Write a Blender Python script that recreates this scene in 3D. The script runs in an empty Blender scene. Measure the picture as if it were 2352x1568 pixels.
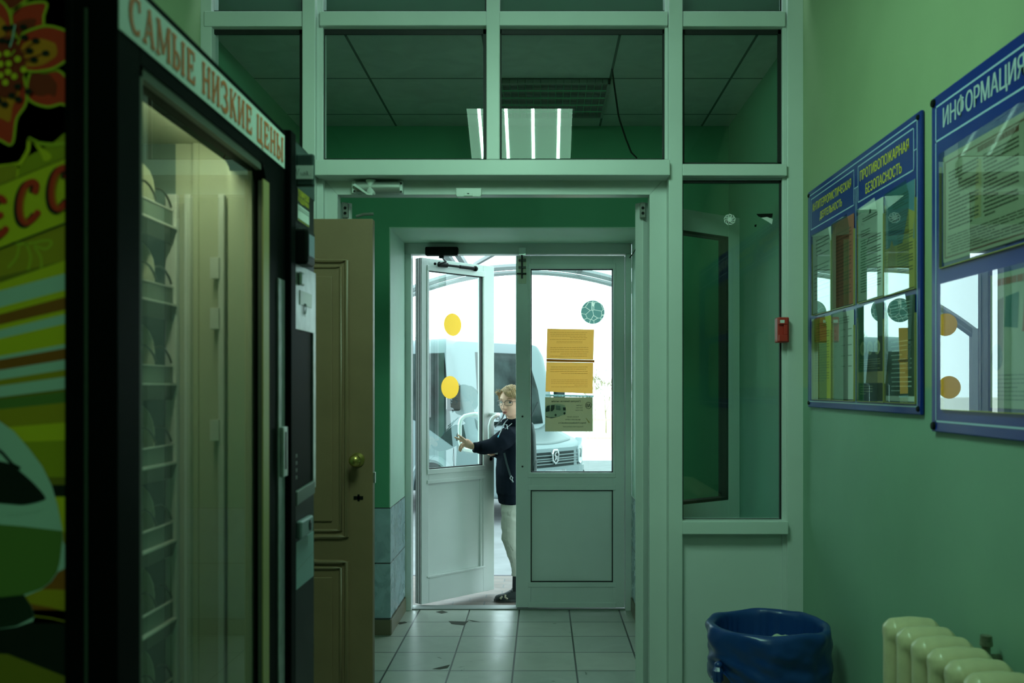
import bpy, bmesh, math, random
from mathutils import Vector, Matrix
from mathutils.noise import noise as mnoise

# ------------------------------------------------------------------ camera, sky, exposure, lights
SC = bpy.context.scene
COL = SC.collection
F, CX, CY, CH = 2100.0, 1246.0, 890.0, 1.35     # focal length in pixels, vanishing point, eye height
cam_d = bpy.data.cameras.new('camera')
cam = bpy.data.objects.new('camera', cam_d)
COL.objects.link(cam)
SC.camera = cam
cam_d.sensor_width = 36.0
cam_d.lens = 36.0 * F / 2352.0
cam_d.shift_x = (1176.0 - CX) / 2352.0
cam_d.shift_y = (CY - 784.0) / 2352.0
cam_d.clip_start, cam_d.clip_end = 0.05, 400.0
cam.location = (0, 0, CH)
cam.rotation_euler = (math.pi / 2, 0, 0)
cam_d.dof.use_dof = True
cam_d.dof.focus_distance = 5.6
cam_d.dof.aperture_fstop = 5.0

wd = bpy.data.worlds.new('sky')
SC.world = wd
wd.use_nodes = True
bg = wd.node_tree.nodes['Background']
bg.inputs[0].default_value = (0.72, 0.97, 1.0, 1)
bg.inputs[1].default_value = 4.8

SC.view_settings.view_transform = 'Standard'
SC.view_settings.look = 'None'
SC.view_settings.gamma = 1.0
SC.view_settings.exposure = 0.0
LED_COL, LED_STRIP, LED_FACE = (0.48, 1.0, 0.68), 110.0, 4.2

# ------------------------------------------------------------------ helpers
def PX(x, D): return (x - CX) * D / F
def PZ(y, D): return CH - (y - CY) * D / F
def P(x, y, D): return Vector((PX(x, D), D, PZ(y, D)))

def s2l(c):
    return tuple(((v / 255.0) / 12.92 if v / 255.0 <= 0.04045 else ((v / 255.0 + 0.055) / 1.055) ** 2.4) for v in c)

MATS = {}
def mat(name, col, rough=0.5, metal=0.0, spec=0.5, var=0.0, vscale=4.0, bump=0.0, bscale=60.0, trans=None, emit=None):
    if name in MATS: return MATS[name]
    m = bpy.data.materials.new(name); MATS[name] = m
    m.use_nodes = True
    nt = m.node_tree; b = nt.nodes['Principled BSDF']
    b.inputs['Base Color'].default_value = (*col, 1)
    b.inputs['Roughness'].default_value = rough
    b.inputs['Metallic'].default_value = metal
    b.inputs['Specular IOR Level'].default_value = spec
    if trans:      # thin paper or film that lets light through
        tl = nt.nodes.new('ShaderNodeBsdfTranslucent'); tl.inputs[0].default_value = (*trans, 1)
        ad = nt.nodes.new('ShaderNodeAddShader'); nt.links.new(b.outputs[0], ad.inputs[0]); nt.links.new(tl.outputs[0], ad.inputs[1])
        nt.links.new(ad.outputs[0], nt.nodes['Material Output'].inputs[0])
    if emit:
        b.inputs['Emission Color'].default_value = (*emit[0], 1); b.inputs['Emission Strength'].default_value = emit[1]
    tc = None
    if var or bump:
        tc = nt.nodes.new('ShaderNodeTexCoord')
    if var:
        n = nt.nodes.new('ShaderNodeTexNoise'); n.inputs['Scale'].default_value = vscale; n.inputs['Detail'].default_value = 5
        nt.links.new(tc.outputs['Object'], n.inputs['Vector'])
        r = nt.nodes.new('ShaderNodeMapRange')
        r.inputs[1].default_value = 0.3; r.inputs[2].default_value = 0.7; r.inputs[3].default_value = 1 - var; r.inputs[4].default_value = 1 + var
        nt.links.new(n.outputs[0], r.inputs[0])
        mx = nt.nodes.new('ShaderNodeMix'); mx.data_type = 'RGBA'; mx.blend_type = 'MULTIPLY'; mx.inputs[0].default_value = 1
        mx.inputs[6].default_value = (*col, 1)
        nt.links.new(r.outputs[0], mx.inputs[7])
        nt.links.new(mx.outputs[2], b.inputs['Base Color'])
    if bump:
        n2 = nt.nodes.new('ShaderNodeTexNoise'); n2.inputs['Scale'].default_value = bscale; n2.inputs['Detail'].default_value = 3
        nt.links.new(tc.outputs['Object'], n2.inputs['Vector'])
        bp_ = nt.nodes.new('ShaderNodeBump'); bp_.inputs['Strength'].default_value = bump; bp_.inputs['Distance'].default_value = 0.004
        nt.links.new(n2.outputs[0], bp_.inputs['Height']); nt.links.new(bp_.outputs[0], b.inputs['Normal'])
    return m

def glass(name, tint=(0.93, 0.98, 0.96), ior=1.5, gain=1.9, haze=0.0, rough=0.0):
    """thin clear pane: transparent with a Fresnel reflection of its front surface"""
    if name in MATS: return MATS[name]
    m = bpy.data.materials.new(name); MATS[name] = m
    m.use_nodes = True
    nt = m.node_tree; nt.nodes.clear()
    out = nt.nodes.new('ShaderNodeOutputMaterial')
    tr = nt.nodes.new('ShaderNodeBsdfTransparent'); tr.inputs[0].default_value = (*tint, 1)
    gl = nt.nodes.new('ShaderNodeBsdfGlossy'); gl.inputs['Roughness'].default_value = rough
    fr = nt.nodes.new('ShaderNodeFresnel'); fr.inputs[0].default_value = ior
    ge = nt.nodes.new('ShaderNodeNewGeometry')
    inv = nt.nodes.new('ShaderNodeMath'); inv.operation = 'SUBTRACT'; inv.inputs[0].default_value = gain
    sc_ = nt.nodes.new('ShaderNodeMath'); sc_.operation = 'MULTIPLY'; sc_.inputs[1].default_value = gain
    nt.links.new(ge.outputs['Backfacing'], sc_.inputs[0]); nt.links.new(sc_.outputs[0], inv.inputs[1])
    mul = nt.nodes.new('ShaderNodeMath'); mul.operation = 'MULTIPLY'; mul.use_clamp = True
    nt.links.new(fr.outputs[0], mul.inputs[0]); nt.links.new(inv.outputs[0], mul.inputs[1])
    base = tr.outputs[0]
    if haze:
        df = nt.nodes.new('ShaderNodeBsdfDiffuse'); df.inputs[0].default_value = (0.8, 0.8, 0.75, 1)
        m0 = nt.nodes.new('ShaderNodeMixShader'); m0.inputs[0].default_value = haze
        nt.links.new(tr.outputs[0], m0.inputs[1]); nt.links.new(df.outputs[0], m0.inputs[2]); base = m0.outputs[0]
    mix = nt.nodes.new('ShaderNodeMixShader')
    nt.links.new(mul.outputs[0], mix.inputs[0]); nt.links.new(base, mix.inputs[1]); nt.links.new(gl.outputs[0], mix.inputs[2])
    nt.links.new(mix.outputs[0], out.inputs[0])
    return m

def world_of(o):
    M = Matrix.Identity(4)
    while o is not None:
        M = (Matrix.Translation(o.location) @ o.rotation_euler.to_matrix().to_4x4()) @ M
        o = o.parent
    return M

class MB:
    def __init__(s): s.v = []; s.f = []; s.mi = []; s.m = 0
    def face(s, idx): s.f.append(tuple(idx)); s.mi.append(s.m)
    def add(s, vs, fs):
        b = len(s.v); s.v += [tuple(p) for p in vs]
        for f in fs: s.face([i + b for i in f])
        return s
    def box(s, x0, x1, y0, y1, z0, z1):
        if x0 > x1: x0, x1 = x1, x0
        if y0 > y1: y0, y1 = y1, y0
        if z0 > z1: z0, z1 = z1, z0
        return s.add([(x0,y0,z0),(x1,y0,z0),(x1,y1,z0),(x0,y1,z0),(x0,y0,z1),(x1,y0,z1),(x1,y1,z1),(x0,y1,z1)],
                     [(0,3,2,1),(4,5,6,7),(0,1,5,4),(1,2,6,5),(2,3,7,6),(3,0,4,7)])
    def obox(s, c, ax, ay, az):
        """oriented box: centre and three half-axis vectors"""
        c, ax, ay, az = Vector(c), Vector(ax), Vector(ay), Vector(az)
        vs = [c + i*ax + j*ay + k*az for k in (-1,1) for j in (-1,1) for i in (-1,1)]
        return s.add(vs, [(0,2,3,1),(4,5,7,6),(0,1,5,4),(1,3,7,5),(3,2,6,7),(2,0,4,6)])
    def poly(s, pts): return s.add(pts, [tuple(range(len(pts)))])
    def prism(s, pts, d):
        """solid from a flat outline pushed along d"""
        n = len(pts); d = Vector(d)
        vs = [Vector(p) for p in pts] + [Vector(p) + d for p in pts]
        return s.add(vs, [tuple(range(n))[::-1], tuple(range(n, 2*n))] + [(i, (i+1) % n, n + (i+1) % n, n + i) for i in range(n)])
    def tube(s, pts, r, seg=10, ref=None, flat=1.0, cap=True, closed=False):
        pts = [Vector(p) for p in pts]; n = len(pts)
        rr = r if isinstance(r, (list, tuple)) else [r] * n
        ff = flat if isinstance(flat, (list, tuple)) else [flat] * n
        rings = []; up = None
        for i, p in enumerate(pts):
            if closed: t = pts[(i+1) % n] - pts[i-1]
            else: t = pts[min(i+1, n-1)] - pts[max(i-1, 0)]
            t.normalize()
            if ref is not None: a = Vector(ref) - t * t.dot(Vector(ref))
            elif up is None: a = t.orthogonal()
            else: a = up - t * t.dot(up)
            if a.length < 1e-6: a = t.orthogonal()
            a.normalize(); up = a; b = t.cross(a)
            rings.append([p + rr[i] * (math.cos(2*math.pi*k/seg) * a + ff[i] * math.sin(2*math.pi*k/seg) * b) for k in range(seg)])
        vs = [q for R in rings for q in R]; fs = []
        for i in range(n if closed else n - 1):
            j = (i + 1) % n
            for k in range(seg):
                fs.append((i*seg+k, i*seg+(k+1) % seg, j*seg+(k+1) % seg, j*seg+k))
        if cap and not closed:
            fs.append(tuple(range(seg))[::-1]); fs.append(tuple((n-1)*seg+k for k in range(seg)))
        return s.add(vs, fs)
    def lathe(s, prof, c, seg=32, axis='z'):
        c = Vector(c); vs = []; fs = []; n = len(prof)
        for k in range(seg):
            a = 2*math.pi*k/seg
            for r, h in prof:
                if axis == 'z': q = Vector((r*math.cos(a), r*math.sin(a), h))
                elif axis == 'y': q = Vector((r*math.sin(a), h, r*math.cos(a)))
                else: q = Vector((h, r*math.cos(a), r*math.sin(a)))
                vs.append(c + q)
        for k in range(seg):
            j = (k+1) % seg
            for i in range(n-1):
                fs.append((k*n+i, j*n+i, j*n+i+1, k*n+i+1))
        return s.add(vs, fs)
    def ball(s, c, r, seg=14, rings=9):
        c = Vector(c); r = Vector(r) if isinstance(r, (list, tuple, Vector)) else Vector((r, r, r))
        vs = [c + Vector((0, 0, r.z))]; fs = []
        for i in range(1, rings):
            t = math.pi*i/rings
            for k in range(seg):
                a = 2*math.pi*k/seg
                vs.append(c + Vector((r.x*math.sin(t)*math.cos(a), r.y*math.sin(t)*math.sin(a), r.z*math.cos(t))))
        vs.append(c - Vector((0, 0, r.z)))
        for k in range(seg): fs.append((0, 1+k, 1+(k+1) % seg))
        for i in range(rings-2):
            for k in range(seg):
                a, b = 1+i*seg+k, 1+i*seg+(k+1) % seg
                fs.append((a, a+seg, b+seg, b))
        e = len(vs)-1; o = 1+(rings-2)*seg
        for k in range(seg): fs.append((o+k, e, o+(k+1) % seg))
        return s.add(vs, fs)
    def ribbon(s, pts, w, nrm):
        """flat stroke of width w through pts in the plane with normal nrm"""
        pts = [Vector(p) for p in pts]; n = len(pts); nrm = Vector(nrm); L = []; R = []
        ww = w if isinstance(w, (list, tuple)) else [w]*n
        for i, p in enumerate(pts):
            t = pts[min(i+1, n-1)] - pts[max(i-1, 0)]
            q = t.cross(nrm).normalized() * ww[i] / 2
            L.append(p + q); R.append(p - q)
        return s.add(L + R, [(i, i+1, n+i+1, n+i) for i in range(n-1)])

def obj(name, mb, m, parent=None, smooth=False, bevel=0.0, local=False, angle=40, subsurf=0, label=None):
    me = bpy.data.meshes.new(name)
    vs = mb.v
    if parent is not None and not local:
        Mi = world_of(parent).inverted(); vs = [tuple(Mi @ Vector(p)) for p in vs]
    me.from_pydata(vs, [], mb.f)
    ms = m if isinstance(m, (list, tuple)) else [m]
    for x in ms: me.materials.append(x)
    if len(ms) > 1:
        for p, k in zip(me.polygons, mb.mi): p.material_index = k
    bm = bmesh.new(); bm.from_mesh(me)
    bmesh.ops.recalc_face_normals(bm, faces=bm.faces); bm.to_mesh(me); bm.free()
    if smooth:
        me.polygons.foreach_set('use_smooth', [True]*len(me.polygons))
        if angle < 180: me.set_sharp_from_angle(angle=math.radians(angle))
    o = bpy.data.objects.new(name, me); COL.objects.link(o)
    if parent is not None: o.parent = parent
    if subsurf:
        md = o.modifiers.new('subsurf', 'SUBSURF'); md.levels = subsurf; md.render_levels = subsurf
    if bevel:
        md = o.modifiers.new('bevel', 'BEVEL'); md.width = bevel; md.segments = 2; md.limit_method = 'ANGLE'; md.angle_limit = math.radians(50)
    if label: o['label'] = label
    return o

def flat(name, mb, m, parent=None, **k):
    """a printed sheet: normals are left as drawn"""
    me = bpy.data.meshes.new(name); vs = mb.v
    if parent is not None and not k.get('local'):
        Mi = world_of(parent).inverted(); vs = [tuple(Mi @ Vector(p)) for p in vs]
    me.from_pydata(vs, [], mb.f)
    ms = m if isinstance(m, (list, tuple)) else [m]
    for x in ms: me.materials.append(x)
    for p, i in zip(me.polygons, mb.mi): p.material_index = min(i, len(ms)-1)
    o = bpy.data.objects.new(name, me); COL.objects.link(o)
    if parent is not None: o.parent = parent
    return o

def empty(name, loc, rz=0.0):
    o = bpy.data.objects.new(name, None); COL.objects.link(o)
    o.location = loc; o.rotation_euler = (0, 0, rz); o.empty_display_size = 0.1
    return o

def tag(o, label, cat, group=None):
    o['label'] = label; o['category'] = cat
    if group: o['group'] = group
    return o

def struct(o):
    o['kind'] = 'structure'; return o

_TXT = {}
def glyphs(s, bold=0.0):
    k = (s, bold)
    if k not in _TXT:
        c = bpy.data.curves.new('lettering', 'FONT'); c.body = s; c.offset = bold; c.resolution_u = 3
        o = bpy.data.objects.new('lettering', c); COL.objects.link(o)
        bpy.context.view_layer.update()
        me = bpy.data.meshes.new_from_object(o.evaluated_get(bpy.context.evaluated_depsgraph_get()))
        vs = [(v.co.x, v.co.y) for v in me.vertices]; fs = [tuple(p.vertices) for p in me.polygons]
        bpy.data.objects.remove(o); bpy.data.curves.remove(c); bpy.data.meshes.remove(me)
        _TXT[k] = (vs, fs)
    return _TXT[k]

def text(mb, s, O, U, V, w, h, bold=0.0, shear=0.0):
    """letters stretched into the box w by h whose lower left corner is O; U reads along, V is up"""
    if bold:                                   # heavier letters: three passes a hair apart
        N = Vector(U).cross(Vector(V))*6e-5; d_ = Vector(U)*h*bold*2.2
        for k_, sg_ in enumerate((-1, 1)): text(mb, s, Vector(O) + d_*sg_ + N*(k_+1), U, V, w, h, 0.0, shear)
    vs, fs = glyphs(s, 0.0)
    x0 = min(v[0] for v in vs); x1 = max(v[0] for v in vs); y0 = min(v[1] for v in vs); y1 = max(v[1] for v in vs)
    O, U, V = Vector(O), Vector(U), Vector(V)
    out = []
    for x, y in vs:
        a = (x-x0)/(x1-x0)*w; b = (y-y0)/(y1-y0)*h
        out.append(O + U*(a + shear*b) + V*b)
    return mb.add(out, fs)

def text_lines(mb, O, U, V, w, h, n, rnd, fill=0.62, indent=0.0, para=4):
    """unreadable small print: rows of word-long dashes from the top of the box downwards"""
    O, U, V = Vector(O), Vector(U), Vector(V)
    step = h/n
    for i in range(n):
        a = 0.0 if rnd.random() > 0.25 else 0.04*w
        end = w * (1.0 if (i+1) % para else rnd.uniform(0.3, 0.8))
        y = h - (i+0.5)*step
        while a < end - 0.02*w:
            L = min(rnd.uniform(0.04, 0.13)*w, end - a)
            p = O + U*a + V*(y - step*fill*0.5*0.6)
            mb.add([p, p+U*L, p+U*L+V*step*fill*0.6, p+V*step*fill*0.6], [(0,1,2,3)])
            a += L + 0.010*w
    return mb

def copy_tree(o, parent=None):
    c = o.copy(); COL.objects.link(c)
    if parent is not None: c.parent = parent
    for ch in list(o.children): copy_tree(ch, c)
    return c

rnd = random.Random(7)

# ------------------------------------------------------------------ materials
M = {}
M['alu'] = mat('white_aluminium', (0.66, 0.70, 0.68), 0.38, var=0.05, vscale=3)
M['alu2'] = mat('white_painted_panel', (0.70, 0.74, 0.72), 0.45, var=0.05, vscale=2)
M['gasket'] = mat('black_rubber', (0.006, 0.007, 0.007), 0.6)
M['glass'] = glass('clear_glass')
M['glass2'] = glass('display_glass', (0.93, 0.97, 0.94), gain=1.1, haze=0.02)
M['pocket'] = glass('clear_acrylic', (0.97, 0.98, 0.97), gain=2.2)
M['black'] = mat('black_plastic', (0.006, 0.008, 0.007), 0.4, spec=0.12)
M['blackgloss'] = mat('black_gloss', (0.003, 0.004, 0.004), 0.5, spec=0.03)
M['metal'] = mat('brushed_metal', (0.55, 0.57, 0.56), 0.38, metal=1.0, var=0.15, vscale=30)
M['chrome'] = mat('chrome', (0.75, 0.76, 0.76), 0.15, metal=1.0)
M['white'] = mat('white_plastic', (0.75, 0.77, 0.75), 0.35)
M['blue'] = mat('board_blue', (0.006, 0.028, 0.25), 0.30, spec=0.35)
M['bline'] = mat('board_line_pale', (0.45, 0.62, 0.78), 0.4)
M['yellow'] = mat('letter_yellow', (0.85, 0.72, 0.03), 0.5)
M['paper'] = mat('paper_white', (0.72, 0.76, 0.72), 0.7)
M['ink'] = mat('ink_dark', (0.05, 0.06, 0.06), 0.7)
M['inkg'] = mat('ink_grey', (0.22, 0.25, 0.24), 0.7)
M['skin'] = mat('skin', (0.86, 0.51, 0.37), 0.5, spec=0.3)
M['screwdark'] = mat('dark_metal', (0.05, 0.05, 0.05), 0.4, metal=1.0)

def wallpaint(name, up, low, zline, var=0.06):
    """two coats of paint meeting at a hand-painted line"""
    m = bpy.data.materials.new(name); m.use_nodes = True
    nt = m.node_tree; b = nt.nodes['Principled BSDF']; b.inputs['Roughness'].default_value = 0.55; b.inputs['Specular IOR Level'].default_value = 0.35
    ge = nt.nodes.new('ShaderNodeNewGeometry')
    sx = nt.nodes.new('ShaderNodeSeparateXYZ'); nt.links.new(ge.outputs['Position'], sx.inputs[0])
    n = nt.nodes.new('ShaderNodeTexNoise'); n.inputs['Scale'].default_value = 3; n.inputs['Detail'].default_value = 6
    nt.links.new(ge.outputs['Position'], n.inputs['Vector'])
    ma = nt.nodes.new('ShaderNodeMath'); ma.operation = 'MULTIPLY_ADD'; ma.inputs[1].default_value = 0.02
    nt.links.new(n.outputs[0], ma.inputs[0]); nt.links.new(sx.outputs[2], ma.inputs[2])
    st = nt.nodes.new('ShaderNodeMapRange'); st.inputs[1].default_value = zline - 0.002; st.inputs[2].default_value = zline + 0.012
    nt.links.new(ma.outputs[0], st.inputs[0])
    mx = nt.nodes.new('ShaderNodeMix'); mx.data_type = 'RGBA'; mx.inputs[6].default_value = (*low, 1); mx.inputs[7].default_value = (*up, 1)
    nt.links.new(st.outputs[0], mx.inputs[0])
    r = nt.nodes.new('ShaderNodeMapRange'); r.inputs[1].default_value = 0.3; r.inputs[2].default_value = 0.7; r.inputs[3].default_value = 1-var; r.inputs[4].default_value = 1+var
    nt.links.new(n.outputs[0], r.inputs[0])
    m2 = nt.nodes.new('ShaderNodeMix'); m2.data_type = 'RGBA'; m2.blend_type = 'MULTIPLY'; m2.inputs[0].default_value = 1
    nt.links.new(mx.outputs[2], m2.inputs[6]); nt.links.new(r.outputs[0], m2.inputs[7])
    nt.links.new(m2.outputs[2], b.inputs['Base Color'])
    n3 = nt.nodes.new('ShaderNodeTexNoise'); n3.inputs['Scale'].default_value = 45; n3.inputs['Detail'].default_value = 4
    nt.links.new(ge.outputs['Position'], n3.inputs['Vector'])
    bu = nt.nodes.new('ShaderNodeBump'); bu.inputs['Strength'].default_value = 0.12; bu.inputs['Distance'].default_value = 0.004
    nt.links.new(n3.outputs[0], bu.inputs['Height']); nt.links.new(bu.outputs[0], b.inputs['Normal'])
    return m

def tiles(name, c1, c2, mortar, w, h, off, axes=(0, 1), ms=0.004, rough=0.25, offset=0.0, marble=0.0, bias=0.0):
    m = bpy.data.materials.new(name); m.use_nodes = True
    nt = m.node_tree; b = nt.nodes['Principled BSDF']; b.inputs['Roughness'].default_value = rough
    ge = nt.nodes.new('ShaderNodeNewGeometry')
    sx = nt.nodes.new('ShaderNodeSeparateXYZ'); nt.links.new(ge.outputs['Position'], sx.inputs[0])
    cb = nt.nodes.new('ShaderNodeCombineXYZ')
    for k in (0, 1):
        a = nt.nodes.new('ShaderNodeMath'); a.operation = 'SUBTRACT'; a.inputs[1].default_value = off[k]
        nt.links.new(sx.outputs[axes[k]], a.inputs[0]); nt.links.new(a.outputs[0], cb.inputs[k])
    br = nt.nodes.new('ShaderNodeTexBrick'); br.offset = offset; br.squash = 1.0
    br.inputs['Color1'].default_value = (*c1, 1); br.inputs['Color2'].default_value = (*c2, 1); br.inputs['Mortar'].default_value = (*mortar, 1)
    br.inputs['Scale'].default_value = 1.0; br.inputs['Mortar Size'].default_value = ms; br.inputs['Mortar Smooth'].default_value = 0.1
    br.inputs['Brick Width'].default_value = w; br.inputs['Row Height'].default_value = h; br.inputs['Bias'].default_value = bias
    nt.links.new(cb.outputs[0], br.inputs['Vector'])
    n = nt.nodes.new('ShaderNodeTexNoise'); n.inputs['Scale'].default_value = 6; n.inputs['Detail'].default_value = 7; n.inputs['Distortion'].default_value = 1.5
    nt.links.new(ge.outputs['Position'], n.inputs['Vector'])
    r = nt.nodes.new('ShaderNodeMapRange'); r.inputs[1].default_value = 0.3; r.inputs[2].default_value = 0.7
    r.inputs[3].default_value = 1 - 0.1 - marble; r.inputs[4].default_value = 1.1
    nt.links.new(n.outputs[0], r.inputs[0])
    m2 = nt.nodes.new('ShaderNodeMix'); m2.data_type = 'RGBA'; m2.blend_type = 'MULTIPLY'; m2.inputs[0].default_value = 1
    nt.links.new(br.outputs['Color'], m2.inputs[6]); nt.links.new(r.outputs[0], m2.inputs[7])
    nt.links.new(m2.outputs[2], b.inputs['Base Color'])
    rr = nt.nodes.new('ShaderNodeMapRange'); rr.inputs[3].default_value = rough*0.8; rr.inputs[4].default_value = rough*1.4
    nt.links.new(n.outputs[0], rr.inputs[0]); nt.links.new(rr.outputs[0], b.inputs['Roughness'])
    bu = nt.nodes.new('ShaderNodeBump'); bu.inputs['Strength'].default_value = 0.4; bu.inputs['Distance'].default_value = 0.003; bu.invert = True
    nt.links.new(br.outputs['Fac'], bu.inputs['Height']); nt.links.new(bu.outputs[0], b.inputs['Normal'])
    return m

M['wall_r'] = wallpaint('green_wall_paint', (0.35, 0.46, 0.26), (0.25, 0.42, 0.30), 1.355)
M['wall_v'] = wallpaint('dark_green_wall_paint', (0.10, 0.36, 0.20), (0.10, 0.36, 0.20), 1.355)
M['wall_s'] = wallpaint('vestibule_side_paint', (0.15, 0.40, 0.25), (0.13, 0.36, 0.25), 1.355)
M['floor'] = tiles('grey_floor_tiles', (0.31, 0.35, 0.30), (0.36, 0.39, 0.33), (0.018, 0.022, 0.018), 0.3025, 0.3025, (-0.443 - 0.3025*20, 5.289 - 0.303*40), rough=0.28, ms=0.0045)
M['dado'] = tiles('marbled_wall_tiles', (0.30, 0.42, 0.47), (0.34, 0.46, 0.50), (0.04, 0.05, 0.05), 0.3025, 0.302, (0.0, 0.392 - 0.302*3), axes=(1, 2), rough=0.25, marble=0.18)
M['skirt'] = mat('brown_skirting_tile', (0.13, 0.11, 0.06), 0.35, var=0.15)
M['ceil'] = tiles('ceiling_tiles', (0.42, 0.52, 0.46), (0.44, 0.54, 0.48), (0.05, 0.10, 0.07), 0.557, 0.557, (-0.80 - 0.557*10, 4.23 - 0.557*20), rough=0.8, ms=0.006)

# ------------------------------------------------------------------ room shell
XL, XR, DP, DW = -1.335, 1.018, 3.57, 5.0        # left wall, right wall, partition, outer wall
ZV, ZH = 2.78, 2.98
b = MB().box(XL-0.15, XR+0.15, -2.4, 5.66, -0.12, 0.0)
struct(obj('floor', b, M['floor']))
struct(obj('wall_left', MB().box(XL-0.15, XL, -2.4, DP+0.04, 0.0, 3.2), M['wall_r']))
struct(obj('wall_left_vestibule', MB().box(XL-0.15, XL, DP+0.04, 5.60, 0.0, 3.2), M['wall_s']))
struct(obj('wall_right', MB().box(XR, XR+0.15, -2.4, DP+0.04, 0.0, 3.2), M['wall_r']))
struct(obj('wall_right_vestibule', MB().box(XR, XR+0.15, DP+0.04, 5.60, 0.0, 3.2), M['wall_s']))
struct(obj('wall_back', MB().box(XL, XR, -2.4, -2.25, 0.0, 3.2), M['wall_r']))
struct(obj('ceiling', MB().box(XL, XR, -2.25, DP-0.02, ZH, 3.2), mat('white_ceiling', (0.55, 0.62, 0.56), 0.8)))
struct(obj('ceiling_vestibule', MB().box(XL, XR, DP+0.10, DW, ZV, 3.2), M['ceil']))
RL, RR, RT = -0.838, 0.547, 2.228
b = MB().box(XL-0.15, RL, DW, 5.60, 0.0, 3.2).box(RR, XR+0.15, DW, 5.60, 0.0, 3.2).box(RL, RR, DW, 5.60, RT, 3.2)
struct(obj('wall_front', b, M['wall_v']))
# pale plaster lining of the deep reveal
b = MB().box(RL, RL+0.006, DW-0.004, 5.53, 0.695, RT).box(RR-0.006, RR, DW-0.004, 5.53, 0.695, RT).box(RL+0.006, RR-0.006, DW-0.004, 5.53, RT-0.006, RT)
struct(obj('trim_3', b, wallpaint('reveal_paint', (0.42, 0.62, 0.50), (0.42, 0.62, 0.50), 1.0)))
# tiled dado and skirting around the outer doorway
b = MB().box(XL, RL+0.008, DW-0.010, DW, 0.085, 0.695).box(RL, RL+0.008, DW, 5.525, 0.085, 0.695)
struct(obj('trim_1', b, M['dado'], bevel=0.002))
b = MB().box(RR-0.008, XR, DW-0.010, DW, 0.085, 0.695).box(RR-0.008, RR, DW, 5.525, 0.085, 0.695)
struct(obj('trim_2', b, M['dado'], bevel=0.002))
b = MB().box(XL, RL+0.012, DW-0.016, DW, 0.0, 0.084).box(RL, RL+0.014, DW, 5.525, 0.0, 0.084)
struct(obj('baseboard_left', b, M['skirt'], bevel=0.002))
b = MB().box(RR-0.012, XR, DW-0.016, DW, 0.0, 0.084).box(RR-0.014, RR, DW, 5.525, 0.0, 0.084)
struct(obj('baseboard_right', b, M['skirt'], bevel=0.002))
# chipped tiles
b = MB()
for pts in ([(1030,1426),(1069,1427),(1077,1425),(1066,1436),(1037,1433)], [(1072,1423),(1082,1424),(1104,1428),(1086,1427)],
            [(992,1536),(1034,1526),(1028,1534),(1010,1537)], [(1000,1405),(1016,1402),(1030,1406),(1014,1409)], [(908,1430),(930,1427),(936,1430),(918,1434)]):
    b.poly([(PX(x, CH*F/(y-CY)), CH*F/(y-CY), 0.0006) for x, y in pts][::-1])
struct(flat('floor_chip', b, mat('bare_screed', (0.045, 0.05, 0.035), 0.9)))
# ------------------------------------------------------------------ glazed partition
wp = struct(empty('wall_partition', (0, DP, 0)))
def bar(name, x0, x1, y0, y1, D, depth, m=None, bevel=0.003, parent=None):
    """a frame bar given by its front face in photo pixels at distance D"""
    b = MB().box(PX(x0, D), PX(x1, D), D, D+depth, PZ(y1, D), PZ(y0, D))
    return obj(name, b, m or M['alu'], parent or wp, bevel=bevel)
YB = CY + CH*F/DP       # floor line at the partition
YT = CY - (ZH-CH)*F/DP
bar('mullion', 452, 486, YT, YB, DP, 0.08)
bar('mullion', 694, 724, YT, YB, DP-0.02, 0.12)
bar('mullion', 722, 742, YT, YB, DP+0.012, 0.06)
bar('mullion', 1536, 1568, YT, YB, DP-0.02, 0.12)
bar('mullion', 1527, 1538, YT, 366, DP+0.012, 0.06)
bar('mullion', 1808, 1846, YT, YB, DP, 0.08)
bar('mullion', 1797, 1808, YT, YB, DP+0.012, 0.05)
bar('mullion', 1117, 1148, YT, 366, DP-0.005, 0.08)
bar('rail', 468, 694, 25, 60, DP-0.006, 0.08)
bar('rail', 734, 1117, 25, 58, DP-0.012, 0.08)
bar('rail', 1147, 1534, 25, 58, DP-0.012, 0.08)
bar('rail', 1568, 1804, 25, 60, DP-0.006, 0.08)
bar('rail', 722, 1539, 366, 402, DP-0.055, 0.13)
bar('rail', 1568, 1808, 376, 403, DP-0.02, 0.09)
bar('rail', 486, 694, 376, 403, DP-0.02, 0.09)
bar('sill', 1568, 1811, 1197, 1227, DP-0.03, 0.10)
bar('sill', 486, 694, 1197, 1227, DP-0.03, 0.10)
def pane(x0, x1, y0, y1, gk=6, gt=None):
    gt = gt or gk
    D = DP + 0.04
    b = MB().box(PX(x0, D), PX(x1, D), D, D+0.006, PZ(y1, D), PZ(y0, D))
    obj('glass_pane', b, M['glass'], wp)
    D = DP + 0.028
    g = MB()
    for a in ((x0, x1, y0, y0+gt), (x0, x1, y1-gk*0.5, y1), (x0, x0+gk*0.6, y0, y1), (x1-gk, x1, y0, y1)):
        g.box(PX(a[0], D), PX(a[1], D), D, D+0.012, PZ(a[3], D), PZ(a[2], D))
    obj('gasket', g, M['gasket'], wp)
pane(484, 696, 60, 378, 8, 18); pane(740, 1118, 60, 368, 8, 18); pane(1147, 1530, 60, 368, 8, 18); pane(1566, 1797, 60, 378, 10, 18)
pane(1566, 1797, 414, 1194, 6); pane(484, 696, 403, 1198, 6)
pane(484, 696, YT, 26, 4); pane(740, 1118, YT, 26, 4); pane(1147, 1530, YT, 26, 4); pane(1566, 1797, YT, 26, 4)
for x0, x1 in ((1560, 1799), (484, 698)):
    bar('panel', x0, x1, 1220, YB, DP+0.02, 0.02, M['alu2'])
    bar('panel_gap', x1-1, x1+5, 1226, YB, DP+0.03, 0.01, M['gasket'], bevel=0)
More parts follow.
